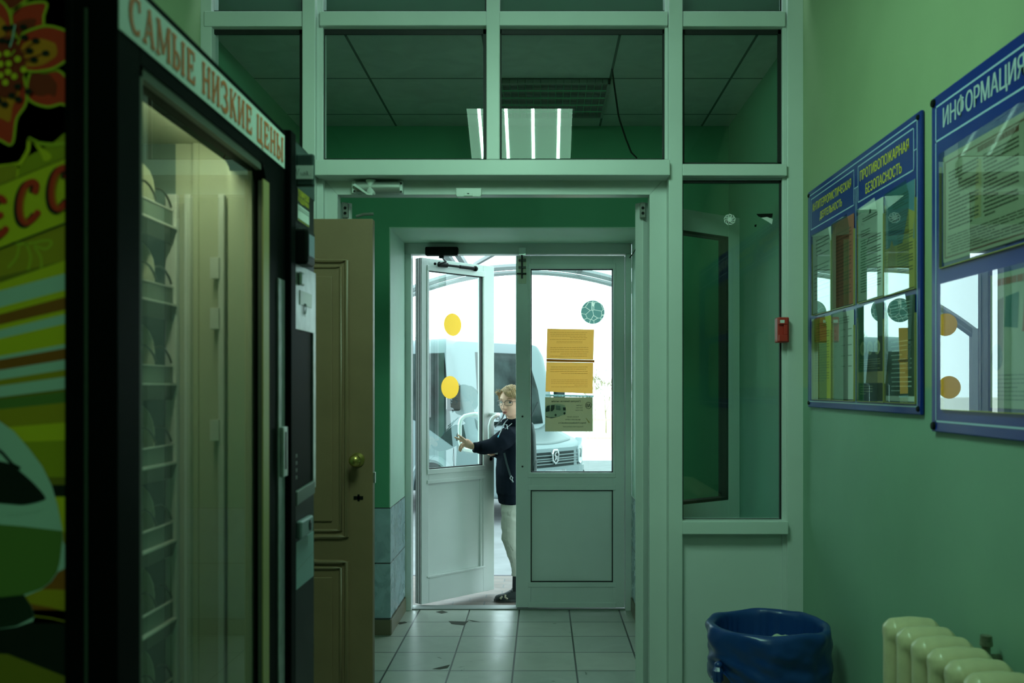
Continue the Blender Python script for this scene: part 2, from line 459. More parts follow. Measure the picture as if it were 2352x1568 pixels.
# frame of the inner doorway below the transom bar
D2 = DP + 0.045
b = MB()
zt, zh, x0, x1, xi0, xi1 = PZ(402, D2), PZ(447, D2), PX(735, D2), PX(1534, D2), PX(775, D2), PX(1492, D2)
b.prism([(x0, D2, 0), (xi0, D2, 0), (xi0, D2, zh), (x0, D2, zt+0.0)], (0, 0.06, 0))
b.prism([(x1, D2, 0), (x1, D2, zt), (xi1, D2, zh), (xi1, D2, 0)], (0, 0.06, 0))
b.prism([(x0, D2, zt), (xi0, D2, zh), (xi1, D2, zh), (x1, D2, zt)], (0, 0.06, 0))
obj('door_frame', b, M['alu'], wp, bevel=0.002)
# hinge hardware in the inner doorway
for s, xa in ((-1, 787), (1, 1470)):
    b = MB()
    xx = PX(xa, DP+0.11)
    b.box(xx, xx + 0.022*1, DP+0.105, DP+0.125, PZ(500, 3.68), PZ(466, 3.68))
    hb = obj('hinge_plate', b, mat('dull_steel_plate', (0.16, 0.17, 0.15), 0.5), wp, bevel=0.002)
    k = MB()
    for yy in (478, 490):
        k.lathe([(0, -0.003), (0.006, -0.003), (0.006, 0.001), (0, 0.001)], (xx+0.011, DP+0.105, PZ(yy, 3.68)), 10, 'y')
    obj('screw_hole', k, M['black'], hb)
b = MB().tube([P(818, 497, 3.66), P(835, 492, 3.66), P(858, 491, 3.66)], 0.006, 8)
obj('closer_arm', b, MATS['dull_steel_plate'], wp, smooth=True)

# grey closer and white sensor on the frame head
def rod(mb, a, c, r, seg=10): return mb.tube([a, c], r, seg)
t = tag(empty('door_closer', P(866, 430, DP+0.02)), 'silver cylinder door closer on the frame head above the inner doorway', 'door closer')
D = DP+0.02
b = MB().tube([P(818, 431, D), P(920, 431, D)], [0.025, 0.025], 20, ref=(0, 0, 1))
obj('cylinder', b, mat('satin_silver', (0.55, 0.57, 0.55), 0.35, metal=0.7), t, smooth=True)
for xa, xb in ((809, 820), (914, 926)):
    obj('end_bracket', MB().box(PX(xa, D), PX(xb, D), D-0.012, DP+0.046, PZ(445, D), PZ(416, D)), M['alu'], t, bevel=0.004)
b = MB().lathe([(0, -0.03), (0.015, -0.028), (0.02, -0.02), (0.02, 0.03), (0, 0.032)], P(852, 431, D-0.005), 18)
obj('spindle', b, M['alu'], t, smooth=True)
b = MB().prism([P(809, 424, D-0.03), P(815, 421, D-0.03), P(846, 444, D-0.05), P(856, 441, D-0.05), P(855, 448, D-0.05), P(843, 447, D-0.05)], (0, 0.008, 0))
obj('lever_arm', b, M['alu'], t, bevel=0.001)
for x_, y_ in ((814, 424), (814, 439), (921, 421), (921, 440)): obj('screw', MB().lathe([(0, -0.002), (0.0045, -0.002), (0.0045, 0.002), (0, 0.002)], P(x_, y_, D-0.013), 8, 'y'), M['screwdark'], t)
t = tag(empty('sensor', P(1076, 440, DP+0.04)), 'small white plastic sensor box mid frame head over inner doorway', 'sensor')
D = DP+0.02
b = MB().prism([P(1047, 431, D), P(1106, 431, D), P(1106, 447, D), P(1103, 452, D), P(1050, 452, D), P(1047, 448, D)], (0, 0.026, 0))
obj('housing', b, M['white'], t, bevel=0.003)
obj('sensor_tab', MB().box(PX(1066, D), PX(1086, D), D-0.004, D, PZ(450, D), PZ(442, D)), M['white'], t, bevel=0.001)
obj('lens', MB().box(PX(1073, D), PX(1078, D), D-0.005, D, PZ(446, D), PZ(444, D)), M['black'], t)

# red call point on the right post
D = DP - 0.035
t = tag(empty('fire_call_point', (PX(1800, D), DP, PZ(755, D))), 'small red fire alarm call point on the white post beside the blue boards', 'call point')
red = mat('alarm_red', (0.50, 0.03, 0.02), 0.4)
obj('housing', MB().box(PX(1786, D), PX(1813, D), D, DP+0.012, PZ(786, D), PZ(728, D)), red, t, bevel=0.004)
obj('cover', MB().box(PX(1788, D), PX(1808, D), D-0.012, D, PZ(745, D), PZ(730, D)).box(PX(1788, D), PX(1808, D), D-0.012, D, PZ(784, D), PZ(769, D)).box(PX(1799, D), PX(1808, D), D-0.010, D, PZ(769, D), PZ(745, D)), red, t, bevel=0.002)
obj('notice', MB().box(PX(1790, D), PX(1800, D), D-0.0135, D-0.012, PZ(742, D), PZ(735, D)), M['white'], t)
# torn sticker remains on the right pane
D = DP + 0.039
t = tag(empty('torn_sticker', P(1676, 504, D)), 'ragged white sticker remnant on the tall right pane, the rounder one', 'sticker')
b = MB(); r7 = random.Random(3)
for k in range(9):
    a = 2*math.pi*k/9; c = P(1676+6*math.cos(a), 504+6*math.sin(a), D)
    b.ribbon([c, P(1676+13*math.cos(a+0.5), 504+12*math.sin(a+0.5), D), P(1676+12*math.cos(a+1.2), 504+11*math.sin(a+1.2), D)], 0.005, (0, 1, 0))
b.poly([P(1670, 498, D), P(1681, 499, D), P(1684, 507, D), P(1676, 513, D), P(1668, 509, D)])
flat('residue', b, M['white'], t)
t = tag(empty('torn_sticker', P(1757, 500, D)), 'half peeled black and white sticker high on the tall right pane', 'sticker')
b = MB(); b.poly([P(1737, 491, D), P(1775, 490, D), P(1774, 499, D), P(1758, 503, D), P(1742, 497, D)])
b.m = 1; b.poly([P(1748, 500, D-.0005), P(1762, 498, D-.0005), P(1775, 503, D-.0005), P(1773, 515, D-.0005), P(1764, 509, D-.0005)])
b.m = 0; b.poly([P(1733, 516, D), P(1738, 515, D), P(1737, 521, D), P(1733, 521, D)])
flat('residue', b, [M['black'], M['white']], t)

# opened inner leaves behind the partition
def inner_leaf(name, hx, direction, Lw):
    d = struct(empty(name, (hx, DP+0.125, 0)))
    u = Vector(direction).normalized(); n = Vector((-u.y, u.x, 0)) if u.x > 0 else Vector((u.y, -u.x, 0))
    o = Vector((hx, DP+0.125, 0))
    def bx(nm, a0, a1, z0, z1, m, t0=0.0, t1=0.045, bev=0.002):
        c = o + u*((a0+a1)/2) + n*((t0+t1)/2) + Vector((0, 0, (z0+z1)/2))
        return obj(nm, MB().obox(c, u*(a1-a0)/2, n*(t1-t0)/2, (0, 0, (z1-z0)/2)), m, d, bevel=bev)
    bx('stile', 0, 0.075, 0.015, 2.10, M['alu']); bx('stile', Lw-0.075, Lw, 0.015, 2.10, M['alu'])
    bx('rail', 0.075, Lw-0.075, 2.01, 2.10, M['alu']); bx('rail', 0.075, Lw-0.075, 0.76, 0.86, M['alu']); bx('rail', 0.075, Lw-0.075, 0.015, 0.16, M['alu'])
    bx('panel', 0.075, Lw-0.075, 0.16, 0.76, M['alu2'], 0.015, 0.03)
    bx('glass_pane', 0.075, Lw-0.075, 0.86, 2.01, M['glass'], 0.02, 0.026, 0)
    g = MB()
    for a0, a1, z0, z1 in ((0.075, 0.085, 0.86, 2.01), (Lw-0.087, Lw-0.075, 0.86, 2.01), (0.075, Lw-0.075, 1.998, 2.01), (0.075, Lw-0.075, 0.86, 0.872)):
        c = o + u*((a0+a1)/2) + n*0.023 + Vector((0, 0, (z0+z1)/2))
        g.obox(c, u*(a1-a0)/2, n*0.0235, (0, 0, (z1-z0)/2))
    obj('gasket', g, M['gasket'], d)
inner_leaf('door_2', 0.405, (0.80, 0.60, 0), 0.585)
inner_leaf('door_3', -0.81, (-0.62, 0.78, 0), 0.60)

# ------------------------------------------------------------------ brown wooden door
d4 = struct(empty('door_4', (-1.32, 3.35, 0)))
DB = 3.33
brown = mat('brown_door_paint', (0.21, 0.13, 0.07), 0.45, var=0.08, vscale=6, bump=0.08, bscale=90)
obj('leaf', MB().box(-1.322, -0.618, DB, DB+0.04, 0.0, 1.965), brown, d4, bevel=0.003)
def arch_outline(xc, hw, z0, z1, rise0, rise1, shoulder=0.10):
    """door panel outline: straight sides, top and bottom swelling in an S-curve to the middle"""
    pts = []
    def prof(t):   # 0 at the side, 1 at the centre
        return 0 if t < shoulder/hw else 0.5 - 0.5*math.cos(math.pi*min(1, (t - shoulder/hw)/0.62))
    N = 28
    for i in range(N+1):
        x = -hw + 2*hw*i/N; t = 1 - abs(x)/hw
        pts.append((xc+x, z0 - rise0*prof(t)))
    for i in range(N+1):
        x = hw - 2*hw*i/N; t = 1 - abs(x)/hw
        pts.append((xc+x, z1 + rise1*prof(t)))
    return pts
for z0, z1, r0, r1 in ((0.808, 1.812, 0.06, 0.075), (0.20, 0.716, 0.0, 0.06)):
    o2 = arch_outline(-0.97, 0.258, z0, z1, r0, r1)
    b = MB()
    b.tube([(x, DB-0.002, z) for x, z in o2], 0.0085, 8, ref=(0, 1, 0), closed=True)
    o3 = arch_outline(-0.97, 0.236, z0+0.022, z1-0.022, r0, r1)
    b.tube([(x, DB-0.001, z) for x, z in o3], 0.006, 8, ref=(0, 1, 0), closed=True)
    obj('moulding', b, brown, d4, smooth=True)
    o4 = arch_outline(-0.97, 0.205, z0+0.055, z1-0.055, r0, r1)
    b = MB().prism([(x, DB+0.001, z) for x, z in o4], (0, -0.007, 0))
    obj('raised_panel', b, brown, d4, bevel=0.006)
brass = mat('old_brass', (0.45, 0.33, 0.10), 0.3, metal=0.9)
kx, kz = PX(815, 3.28), PZ(1058, 3.28)
b = MB().lathe([(0, 0.0), (0.026, 0.0), (0.026, -0.004), (0.011, -0.008), (0.010, -0.03), (0.019, -0.038), (0.0225, -0.05), (0.019, -0.062), (0.008, -0.068), (0, -0.069)], (kx, DB, kz), 24, 'y')
obj('knob', b, brass, d4, smooth=True, angle=60)
b = MB()
D = DB-0.002; kx, ky = 823, 1143
b.box(PX(812, D), PX(834, D), D, DB+0.002, PZ(1147, D), PZ(1139, D)); b.box(PX(821, D), PX(826, D), D, DB+0.002, PZ(1151, D), PZ(1135, D))
obj('keyhole', b, M['black'], d4)
obj('latch', MB().box(-0.619, -0.612, DB+0.012, DB+0.028, PZ(1110, DB), PZ(1085, DB)), M['metal'], d4, bevel=0.001)

# ------------------------------------------------------------------ outer double door
DX = 5.56
d1 = struct(empty('door_1', (-0.15, DX, 0)))
b = MB()
xo0, xo1, xi0, xi1, zt, zi = RL, 0.540, -0.794, 0.502, 2.224, 2.158
Y0, Y1 = 5.53, 5.61
b.box(xo0, xi0, Y0, Y1, 0, zi); b.box(xi1, xo1, Y0, Y1, 0, zi); b.box(xo0, xo1, Y0, Y1, zi, zt)
obj('frame', b, M['alu'], d1, bevel=0.003)
obj('threshold', MB().box(xo0, xo1, 5.555, 5.655, 0, 0.007), mat('worn_threshold', (0.20, 0.22, 0.21), 0.5), d1, bevel=0.003)
# right leaf, shut
L0, L1 = -0.1615, 0.499
def RX(x): return PX(x, DX)
leaf = MB()
g0, g1, gt, gb, pt, pb = RX(1219), RX(1408), PZ(617, DX), PZ(1085, DX), PZ(1125, DX), PZ(1337, DX)
leaf.box(L0, g0, DX, DX+0.055, 0.014, 2.152); leaf.box(g1, L1, DX, DX+0.055, 0.014, 2.152)
leaf.box(g0, g1, DX, DX+0.055, gt, 2.152); leaf.box(g0, g1, DX, DX+0.055, pt, gb); leaf.box(g0, g1, DX, DX+0.055, 0.014, pb)
lf = obj('door_leaf', leaf, M['alu'], d1, bevel=0.002)
b = MB()   # glazing beads proud of the rails
for z0, z1 in ((gt, gt+0.033), (gb-0.03, gb), (pt, pt+0.028), (pb-0.028, pb)): b.box(g0-0.016, g1+0.016, DX-0.006, DX, z0, z1)
for x0, x1 in ((g0-0.018, g0), (g1, g1+0.018)): b.box(x0, x1, DX-0.004, DX, gb, gt+0.033)
obj('glazing_bead', b, M['alu'], lf, bevel=0.002)
obj('glass_pane', MB().box(g0, g1, DX+0.024, DX+0.030, gb, gt), M['glass'], lf)
def ring(x0, x1, z0, z1, y0, y1, w):
    return MB().box(x0, x1, y0, y1, z1-w, z1).box(x0, x1, y0, y1, z0, z0+w).box(x0, x0+w, y0, y1, z0, z1).box(x1-w, x1, y0, y1, z0, z1)
obj('gasket', ring(g0, g1, gb, gt, DX+0.012, DX+0.032, 0.006), M['gasket'], lf)
obj('gasket', ring(g0, g1, pb, pt, DX+0.006, DX+0.02, 0.006), M['gasket'], lf)
obj('panel', MB().box(g0+0.003, g1-0.003, DX+0.016, DX+0.036, pb, pt), M['alu2'], lf)
obj('drip_rail', MB().box(g0-0.016, g1+0.018, DX-0.008, DX, 0.014, 0.045), M['alu'], lf, bevel=0.002)
# slide bolt at the top
b = MB()
b.box(RX(1190), RX(1209), DX-0.007, DX-0.0005, PZ(651, DX), PZ(592, DX))
bo = obj('slide_bolt', b, mat('bolt_plate', (0.55, 0.56, 0.42), 0.4), lf, bevel=0.003)
b = MB().tube([(RX(1199), DX-0.016, PZ(640, DX)), (RX(1199), DX-0.016, PZ(573, DX))], 0.006, 10)
b.tube([(RX(1187), DX-0.018, PZ(629, DX)), (RX(1209), DX-0.018, PZ(629, DX))], 0.005, 8)
for yy in (596, 612): b.box(RX(1191), RX(1208), DX-0.020, DX-0.006, PZ(yy+5, DX), PZ(yy, DX))
obj('bolt_rod', b, M['screwdark'], bo, smooth=True)
obj('strike_plate', MB().box(RX(1192), RX(1208), 5.52, 5.532, PZ(588, DX), PZ(570, DX)), M['chrome'], d1, bevel=0.002)
for yy in (956, 1071): obj('screw', MB().lathe([(0, -0.003), (0.006, -0.002), (0.006, 0), (0, 0.001)], (RX(1200), DX, PZ(yy, DX)), 10, 'y'), M['screwdark'], lf)
# round map sticker on the right pane
teal = mat('sticker_teal', (0.08, 0.22, 0.22), 0.6, trans=(0.06, 0.12, 0.11))
sx_, sz_, sr_ = RX(1362), PZ(716, DX), 0.0715
b = MB(); Y = DX+0.0225
b.poly([(sx_ + sr_*math.cos(2*math.pi*k/40)*(1.04 if 3 < k < 6 else 1), Y, sz_ + sr_*math.sin(2*math.pi*k/40)) for k in range(40)])
def map_print(name, c, line, tc, tline):
    """printed street-map pattern: pale lines between teal blocks"""
    m = bpy.data.materials.new(name); m.use_nodes = True; nt = m.node_tree; pb = nt.nodes['Principled BSDF']; pb.inputs['Roughness'].default_value = 0.6
    tcn = nt.nodes.new('ShaderNodeTexCoord'); vo = nt.nodes.new('ShaderNodeTexVoronoi'); vo.feature = 'DISTANCE_TO_EDGE'; vo.inputs['Scale'].default_value = 24.0
    nt.links.new(tcn.outputs['Object'], vo.inputs['Vector'])
    lt = nt.nodes.new('ShaderNodeMath'); lt.operation = 'LESS_THAN'; lt.inputs[1].default_value = 0.035; nt.links.new(vo.outputs[0], lt.inputs[0])
    def mixc(x, y):
        q = nt.nodes.new('ShaderNodeMix'); q.data_type = 'RGBA'; q.inputs[6].default_value = (*x, 1); q.inputs[7].default_value = (*y, 1)
        nt.links.new(lt.outputs[0], q.inputs[0]); return q.outputs[2]
    nt.links.new(mixc(c, line), pb.inputs['Base Color'])
    tl = nt.nodes.new('ShaderNodeBsdfTranslucent'); nt.links.new(mixc(tc, tline), tl.inputs[0])
    ad = nt.nodes.new('ShaderNodeAddShader'); nt.links.new(pb.outputs[0], ad.inputs[0]); nt.links.new(tl.outputs[0], ad.inputs[1])
    nt.links.new(ad.outputs[0], nt.nodes['Material Output'].inputs[0])
    return m
flat('sticker', b, map_print('sticker_map', (0.08, 0.22, 0.22), (0.5, 0.55, 0.5), (0.06, 0.12, 0.11), (0.34, 0.36, 0.32)), lf)

# left leaf, pushed open outwards
LH = Vector((-0.744, 5.62, 0))
l2 = bpy.data.objects.new('door_leaf', bpy.data.meshes.new('door_leaf'))
ll = MB()
lw, c0, c1, zt2, zb2, zm, zp, zq, th = 0.60, 0.057, 0.505, 2.078, 0.843, 0.755, 0.74, 0.185, 0.055
ll.box(0, c0, 0, th, 0.017, 2.150); ll.box(c1, lw, 0, th, 0.017, 2.150)
ll.box(c0, c1, 0, th, zt2, 2.150); ll.box(c0, c1, 0, th, zm, zb2); ll.box(c0, c1, 0, th, 0.017, zq)
lo = obj('door_leaf', ll, M['alu'], None, bevel=0.002)
bpy.data.objects.remove(l2)
lo.location = LH; lo.rotation_euler = (0, 0, math.radians(45))
lo.location = LH - Vector((-0.15, DX, 0)); lo.parent = d1
def lobj(name, mb, m, **k): return obj(name, mb, m, lo, local=True, **k)
b = MB()
for z0, z1 in ((zt2-0.004, zt2+0.03), (zb2-0.03, zb2), (zm, zm+0.022), (zq-0.01, zq+0.0)): b.box(c0-0.014, c1+0.014, -0.006, 0, z0, z1)
for x0, x1 in ((c0-0.016, c0), (c1, c1+0.016)): b.box(x0, x1, -0.004, 0, zb2, zt2)
b.box(c1-0.022, c1, 0.004, 0.02, zq, zm); b.box(c0, c1, -0.005, 0, 0.17, 0.187)
lobj('glazing_bead', b, M['alu'], bevel=0.002)
lobj('glass_pane', MB().box(c0, c1, 0.024, 0.030, zb2, zt2), M['glass'])
lobj('gasket', ring(c0, c1, zb2, zt2, 0.010, 0.032, 0.007), M['gasket'])
lobj('panel', MB().box(c0, c1, 0.016, 0.036, zq, zm), M['alu2'])
b = MB()
b.box(-0.003, 0.0, 0.003, 0.052, 0.018, 2.149)
lobj('edge_plate', b, mat('grimy_edge', (0.13, 0.145, 0.13), 0.5, var=0.35, vscale=2))
for y0 in (0.014, 0.034): lobj('edge_groove', MB().box(-0.0045, -0.003, y0, y0+0.006, 0.02, 2.148), M['gasket'])
lobj('edge_groove', MB().box(-0.004, 0.0, 0.049, 0.055, 0.018, 2.149), M['gasket'])
ye = mat('sticker_yellow', (0.60, 0.33, 0.005), 0.55, trans=(0.36, 0.19, 0.006))
for u, z in ((0.266, 1.751), (0.245, 1.352)):
    b = MB(); b.poly([(u+0.072*math.cos(2*math.pi*k/40), 0.0225, z+0.072*math.sin(2*math.pi*k/40)) for k in range(40)])
    flat('sticker', b, ye, lo, local=True)
wt = mat('white_tube', (0.78, 0.82, 0.82), 0.3)
for s, y_ in ((-1, 0.0), (1, th)):
    u0 = 0.565; z0, z1 = PZ(1040, 5.95), PZ(952, 5.95)
    pts = []
    q = lambda out, back, z: (u0 - back, y_ + s*out, z)
    pts = [q(0, 0, z0), q(0.06, 0.0, z0), q(0.085, 0.004, z0), q(0.105, 0.03, z0+0.004), q(0.118, 0.075, z0+0.014), q(0.122, 0.10, z0+0.035), q(0.122, 0.112, z0+0.07)]
    pts += [(a, c, z1 - (z - z0)) for a, c, z in pts[::-1]]
    lobj('pull_handle', MB().tube(pts, 0.0125, 12), wt, smooth=True)
b = MB().lathe([(0, 0.002), (0.0, -0.004), (0.011, -0.004), (0.013, 0.0)], (0.572, 0, PZ(1054, 5.99)), 20, 'y')
lk = lobj('lock_cylinder', b, M['black'], smooth=True)
# closer of the left leaf
t = tag(empty('door_closer', (PX(1015, 5.5), 5.52, PZ(575, 5.5))), 'black door closer with folding arm above the open left leaf', 'door closer')
D = 5.475
obj('body', MB().box(PX(976, D), PX(1052, D), D, 5.53, PZ(586, D), PZ(566, D)), M['black'], t, bevel=0.008)
obj('pivot', MB().lathe([(0, -0.022), (0.016, -0.02), (0.016, 0.02), (0, 0.022)], P(1014, 585, 5.5), 14), M['black'], t, smooth=True)
A = P(1014, 589, 5.5); B = P(1024, 601, 5.62); Lm = world_of(lo)
C1 = Lm @ Vector((0.12, -0.02, 2.118)); C2 = Lm @ Vector((0.42, -0.02, 2.118))
obj('arm', MB().tube([A, B], 0.006, 8).tube([B, C1], 0.006, 8), M['black'], t, smooth=True)
obj('arm_rod', MB().tube([C1, C1.lerp(C2, .22), C1.lerp(C2, .24), C1.lerp(C2, .55), C1.lerp(C2, .56), C2], [0.016, 0.016, 0.008, 0.008, 0.011, 0.011], 10).ball(C2, 0.018, 10, 7).ball(C1.lerp(C2, -.1), 0.009, 8, 6), M['black'], t, smooth=True)

# notices taped to the right pane
YN = DX + 0.0205
kraft = mat('yellowed_paper', (0.54, 0.40, 0.19), 0.75, trans=(0.46, 0.335, 0.145))
kink = mat('faded_ink', (0.36, 0.24, 0.09), 0.8, trans=(0.25, 0.155, 0.05))
def sheet(name, label, cat, pts, m, inks, draw, dy=0.0):
    o = tag(empty(name, (RX(1308), YN, PZ(sum(p[1] for p in pts)/len(pts), DX))), label, cat)
    b = MB(); b.prism([(RX(x), YN-dy, PZ(y, DX)) for x, y in pts], (0, 0.0012, 0))
    obj('sheet', b, m, o)
    k = MB(); draw(k)
    if k.f: flat('print', k, inks, o)
    return o
UL, VU = Vector((-1, 0, 0)), Vector((0, 0, 1))     # the sheets face outdoors, so their print reads mirrored from inside
def px(x, y, dy=0.0006): return Vector((RX(x), YN - dy, PZ(y, DX)))
W = lambda n: n*DX/F
def d_top(k):
    text_lines(k, px(1349, 781), UL, VU, W(86), W(20), 5, rnd, 0.32)
    text_lines(k, px(1338, 788), UL, VU, W(60), W(6), 2, rnd, 0.4)
    text_lines(k, px(1352, 820), UL, VU, W(88), W(25), 5, rnd, 0.3)
sheet('notice', 'yellowed paper notice on the door pane, upper half above the tape', 'notice', [(1257,754),(1365,756),(1363,826.2),(1255,823.2)], kraft, [kink], d_top)
def d_low(k):
    text_lines(k, px(1350, 860), UL, VU, W(86), W(20), 4, rnd, 0.3)
    text_lines(k, px(1350, 890), UL, VU, W(84), W(20), 5, rnd, 0.3)
sheet('notice', 'yellowed paper notice on the door pane, lower half under the brown tape', 'notice', [(1255,830.8),(1363,832.3),(1362,904),(1253,899)], kraft, [kink], d_low)
def d_none(k): pass
sheet('tape', 'brown tape strip joining two yellowed notices on the door pane', 'tape', [(1255,823.5),(1366,826.5),(1366,832),(1255,830.5)], mat('brown_tape', (0.30, 0.14, 0.012), 0.35, trans=(0.24, 0.12, 0.012)), [], d_none)
def d_sl(k):
    for x in (1264, 1270, 1279, 1288, 1295, 1309, 1323, 1330, 1338, 1347, 1353):
        k.box(RX(x), RX(x+3), YN-0.0012, YN-0.0004, PZ(910.5+(x-1264)*.02, DX), PZ(908+(x-1264)*.02, DX))
sheet('plastic_sleeve', 'perforated edge of plastic sleeve between notice and bus ticket advert', 'sleeve', [(1253,905),(1364,908),(1364,912),(1253,910)], mat('sleeve_film', (0.5, 0.6, 0.62), 0.3, trans=(0.25, 0.30, 0.31)), [M['white']], d_sl)
adp = mat('advert_paper', (0.45, 0.42, 0.34), 0.7, trans=(0.20, 0.19, 0.13))
adk = mat('advert_ink', (0.05, 0.07, 0.06), 0.8, trans=(0.02, 0.03, 0.022)); adw = mat('advert_bus_pale', (0.42, 0.45, 0.38), 0.8, trans=(0.14, 0.17, 0.12))
def d_ad(k):
    text(k, 'Покупка билетов онлайн', px(1333, 924.5), UL, VU, W(66), W(5.5), 0.01)
    for s, x0, w, y in (('Удобно.', 1338, 15, 933), ('Быстро.', 1338, 15, 938.5), ('Доступно.', 1339, 18, 944)): text(k, s, px(x0, y), UL, VU, W(w), W(4))
    text(k, 'Купить билет', px(1329, 959.5), UL, VU, W(27), W(4)); text(k, 'на нашем сайте', px(1333, 965), UL, VU, W(34), W(3.6))
    text(k, 'https://vladavtovokzal.ru', px(1346, 974), UL, VU, W(63), W(5), 0.01)
    text(k, 'Поездки без комиссии!!', px(1340, 982), UL, VU, W(47), W(4))
    k.ribbon([px(1352+7*math.cos(2*math.pi*i/24), 931+7.5*math.sin(2*math.pi*i/24)) for i in range(25)], W(1.1), (0, 1, 0))
    text(k, 'АВ', px(1357, 935), UL, VU, W(10), W(8), 0.02)
    def pp(pts, m, dy=0.0006): k.m = m; k.poly([px(1252 + a*0.485, 912 + c*0.49, dy) for a, c in pts]); k.m = 0
    # printed coach
    pp([(0,55),(5,40),(60,28),(95,38),(100,60),(98,80),(60,92),(20,95),(2,88)], 1)
    pp([(3,58),(8,42),(22,38),(22,66),(4,70)], 0, 0.0009); pp([(26,66),(28,38),(46,36),(44,56),(34,66)], 0, 0.0009)
    pp([(50,38),(72,40),(74,62),(52,60)], 2, 0.0009); pp([(85,48),(98,48),(98,62),(86,62)], 0, 0.0009)
    for cx_, cy_ in ((50, 84), (92, 76)): pp([(cx_+5*math.cos(2*math.pi*i/14), cy_+6*math.sin(2*math.pi*i/14)) for i in range(14)], 0, 0.0011)
    pp([(5,88),(30,94),(50,92),(70,86),(70,90),(30,99),(4,94)], 0, 0.0005)
    k.m = 3; k.ribbon([px(1346, 960), px(1352, 968), px(1354, 971)], [W(1.5), W(2.5), W(4)], (0, 1, 0)); k.m = 0
sheet('advert', 'grey green bus ticket advert sheet lowest on the door pane', 'advert', [(1252,912),(1362,912),(1362,991),(1252,991)], adp, [adk, adw, mat('advert_mid', (0.2, 0.25, 0.22), 0.8, trans=(0.06, 0.09, 0.07)), mat('tape_mark', (0.4, 0.33, 0.15), 0.6, trans=(0.15, 0.12, 0.05))], d_ad)
# ------------------------------------------------------------------ snack vending machine
XF = -0.52                                    # front plane of the machine, facing +X
def VY(x, X=XF): return X*F/(x-CX)            # depth of a point seen at column x on the plane X
def VZ(y, Y): return PZ(y, Y)
vm = tag(empty('vending_machine', (-0.92, 1.6, 0)), 'tall black snack vending machine with glass front and flower printed side', 'vending machine')
YA, YE = 1.119, 2.083                         # near and far ends
XB, XD, ZT = -1.315, -0.585, 1.872            # back, door plane, top
liner = mat('cream_liner', (0.60, 0.61, 0.48), 0.5)
yi, zi0, zi1 = 1.745, 0.46, 1.815
b = MB()
b.box(XB, XD-0.004, YA+0.012, YA+0.04, 0.06, ZT); b.box(XB, XD-0.004, yi+0.012, YE-0.004, 0.06, ZT); b.box(XB, XB+0.02, YA, YE, 0.06, ZT)
b.box(XB, XD-0.004, YA+0.012, YE, zi1+0.01, ZT); b.box(XB, XD-0.004, YA+0.012, YE, 0.06, zi0-0.01)
obj('cabinet', b, M['black'], vm, bevel=0.004)
b = MB()
b.box(-0.70, XD, yi, yi+0.010, zi0, zi1); b.box(-1.28, XD, YA+0.042, YA+0.05, zi0, zi1)
b.box(-1.28, XD, YA+0.042, yi, zi1, zi1+0.008); b.box(-1.28, XD, YA+0.042, yi, zi0-0.008, zi0)
b.box(-0.665, -0.655, yi-0.006, yi, zi0, zi1)
obj('liner', b, liner, vm)
obj('back_liner', MB().box(-1.28, -1.27, YA+0.045, yi, zi0, zi1).box(-1.28, -0.70, yi, yi+0.010, zi0, zi1), mat('shaded_teal_liner', (0.16, 0.22, 0.20), 0.5), vm)  # deeper liner coloured darker to stand for shade behind the trays
for xx, ww in ((-0.690, 0.022), (-0.664, 0.012), (-0.600, 0.012)):
    b = MB().box(xx-ww, xx, yi-0.022, yi-0.006, zi0+0.02, zi1-0.10)
    obj('shelf_rail', b, M['white'], vm, bevel=0.002)
for z in (1.70, 1.405, 1.18, 0.90): obj('screw', MB().lathe([(0, -0.003), (0.006, -0.002), (0.006, 0), (0, 0.001)], (-0.560, yi, z), 10, 'y'), M['metal'], vm)
for z in (1.585, 1.49, 1.28, 0.74):
    obj('rail_clip', MB().box(-0.625, -0.608, yi-0.028, yi-0.005, z-0.03, z+0.01), M['white'], vm, bevel=0.001)
b = MB().box(-0.618, -0.590, YA+0.10, yi-0.06, zi1-0.012, zi1)
obj('lamp_strip', b, mat('dim_interior_lamp', (0.7, 0.7, 0.6), 0.5, emit=((0.85, 1.0, 0.62), 15.0)), vm, bevel=0.003)
# door frame round the glass
zg0, zg1, yg0, yg1 = 0.60, 1.768, VY(322), 1.717
b = MB()
b.box(XD, XF, YA, yg0, 0.10, ZT-0.005); b.box(XD, XF, yg1, 1.855, 0.10, ZT-0.005); b.box(XD, XF, yg0, yg1, zg1, ZT-0.005); b.box(XD, XF, yg0, yg1, 0.10, zg0)
for k in range(5):   # rounded upper corner of the opening
    a0, a1 = math.pi/2*k/5, math.pi/2*(k+1)/5; r = 0.035
    c = (yg1-r, zg1-r)
    p = [(c[0]+r*math.cos(a0), c[1]+r*math.sin(a0)), (c[0]+r*math.cos(a1), c[1]+r*math.sin(a1)), (yg1, zg1)]
    b.prism([(XF, y, z) for y, z in p], (XD-XF, 0, 0))
dr = obj('door', b, M['blackgloss'], vm, bevel=0.004)
b = MB()
for a in ((yg0, yg0+0.012, zg0, zg1), (yg1-0.006, yg1, zg0, zg1-0.03), (yg0, yg1-0.02, zg1-0.014, zg1)): b.box(XF-0.012, XF-0.002, a[0], a[1], a[2], a[3])
obj('glass_seal', b, mat('grey_seal', (0.10, 0.115, 0.085), 0.5), dr)
obj('glass_pane', MB().box(XF-0.022, XF-0.016, yg0-0.004, yg1+0.004, zg0-0.004, zg1+0.004), M['glass2'], dr)
obj('inner_return', MB().box(XD-0.003, XF-0.0235, yg1-0.008, yg1+0.004, zg0, zg1-0.004), liner, dr)
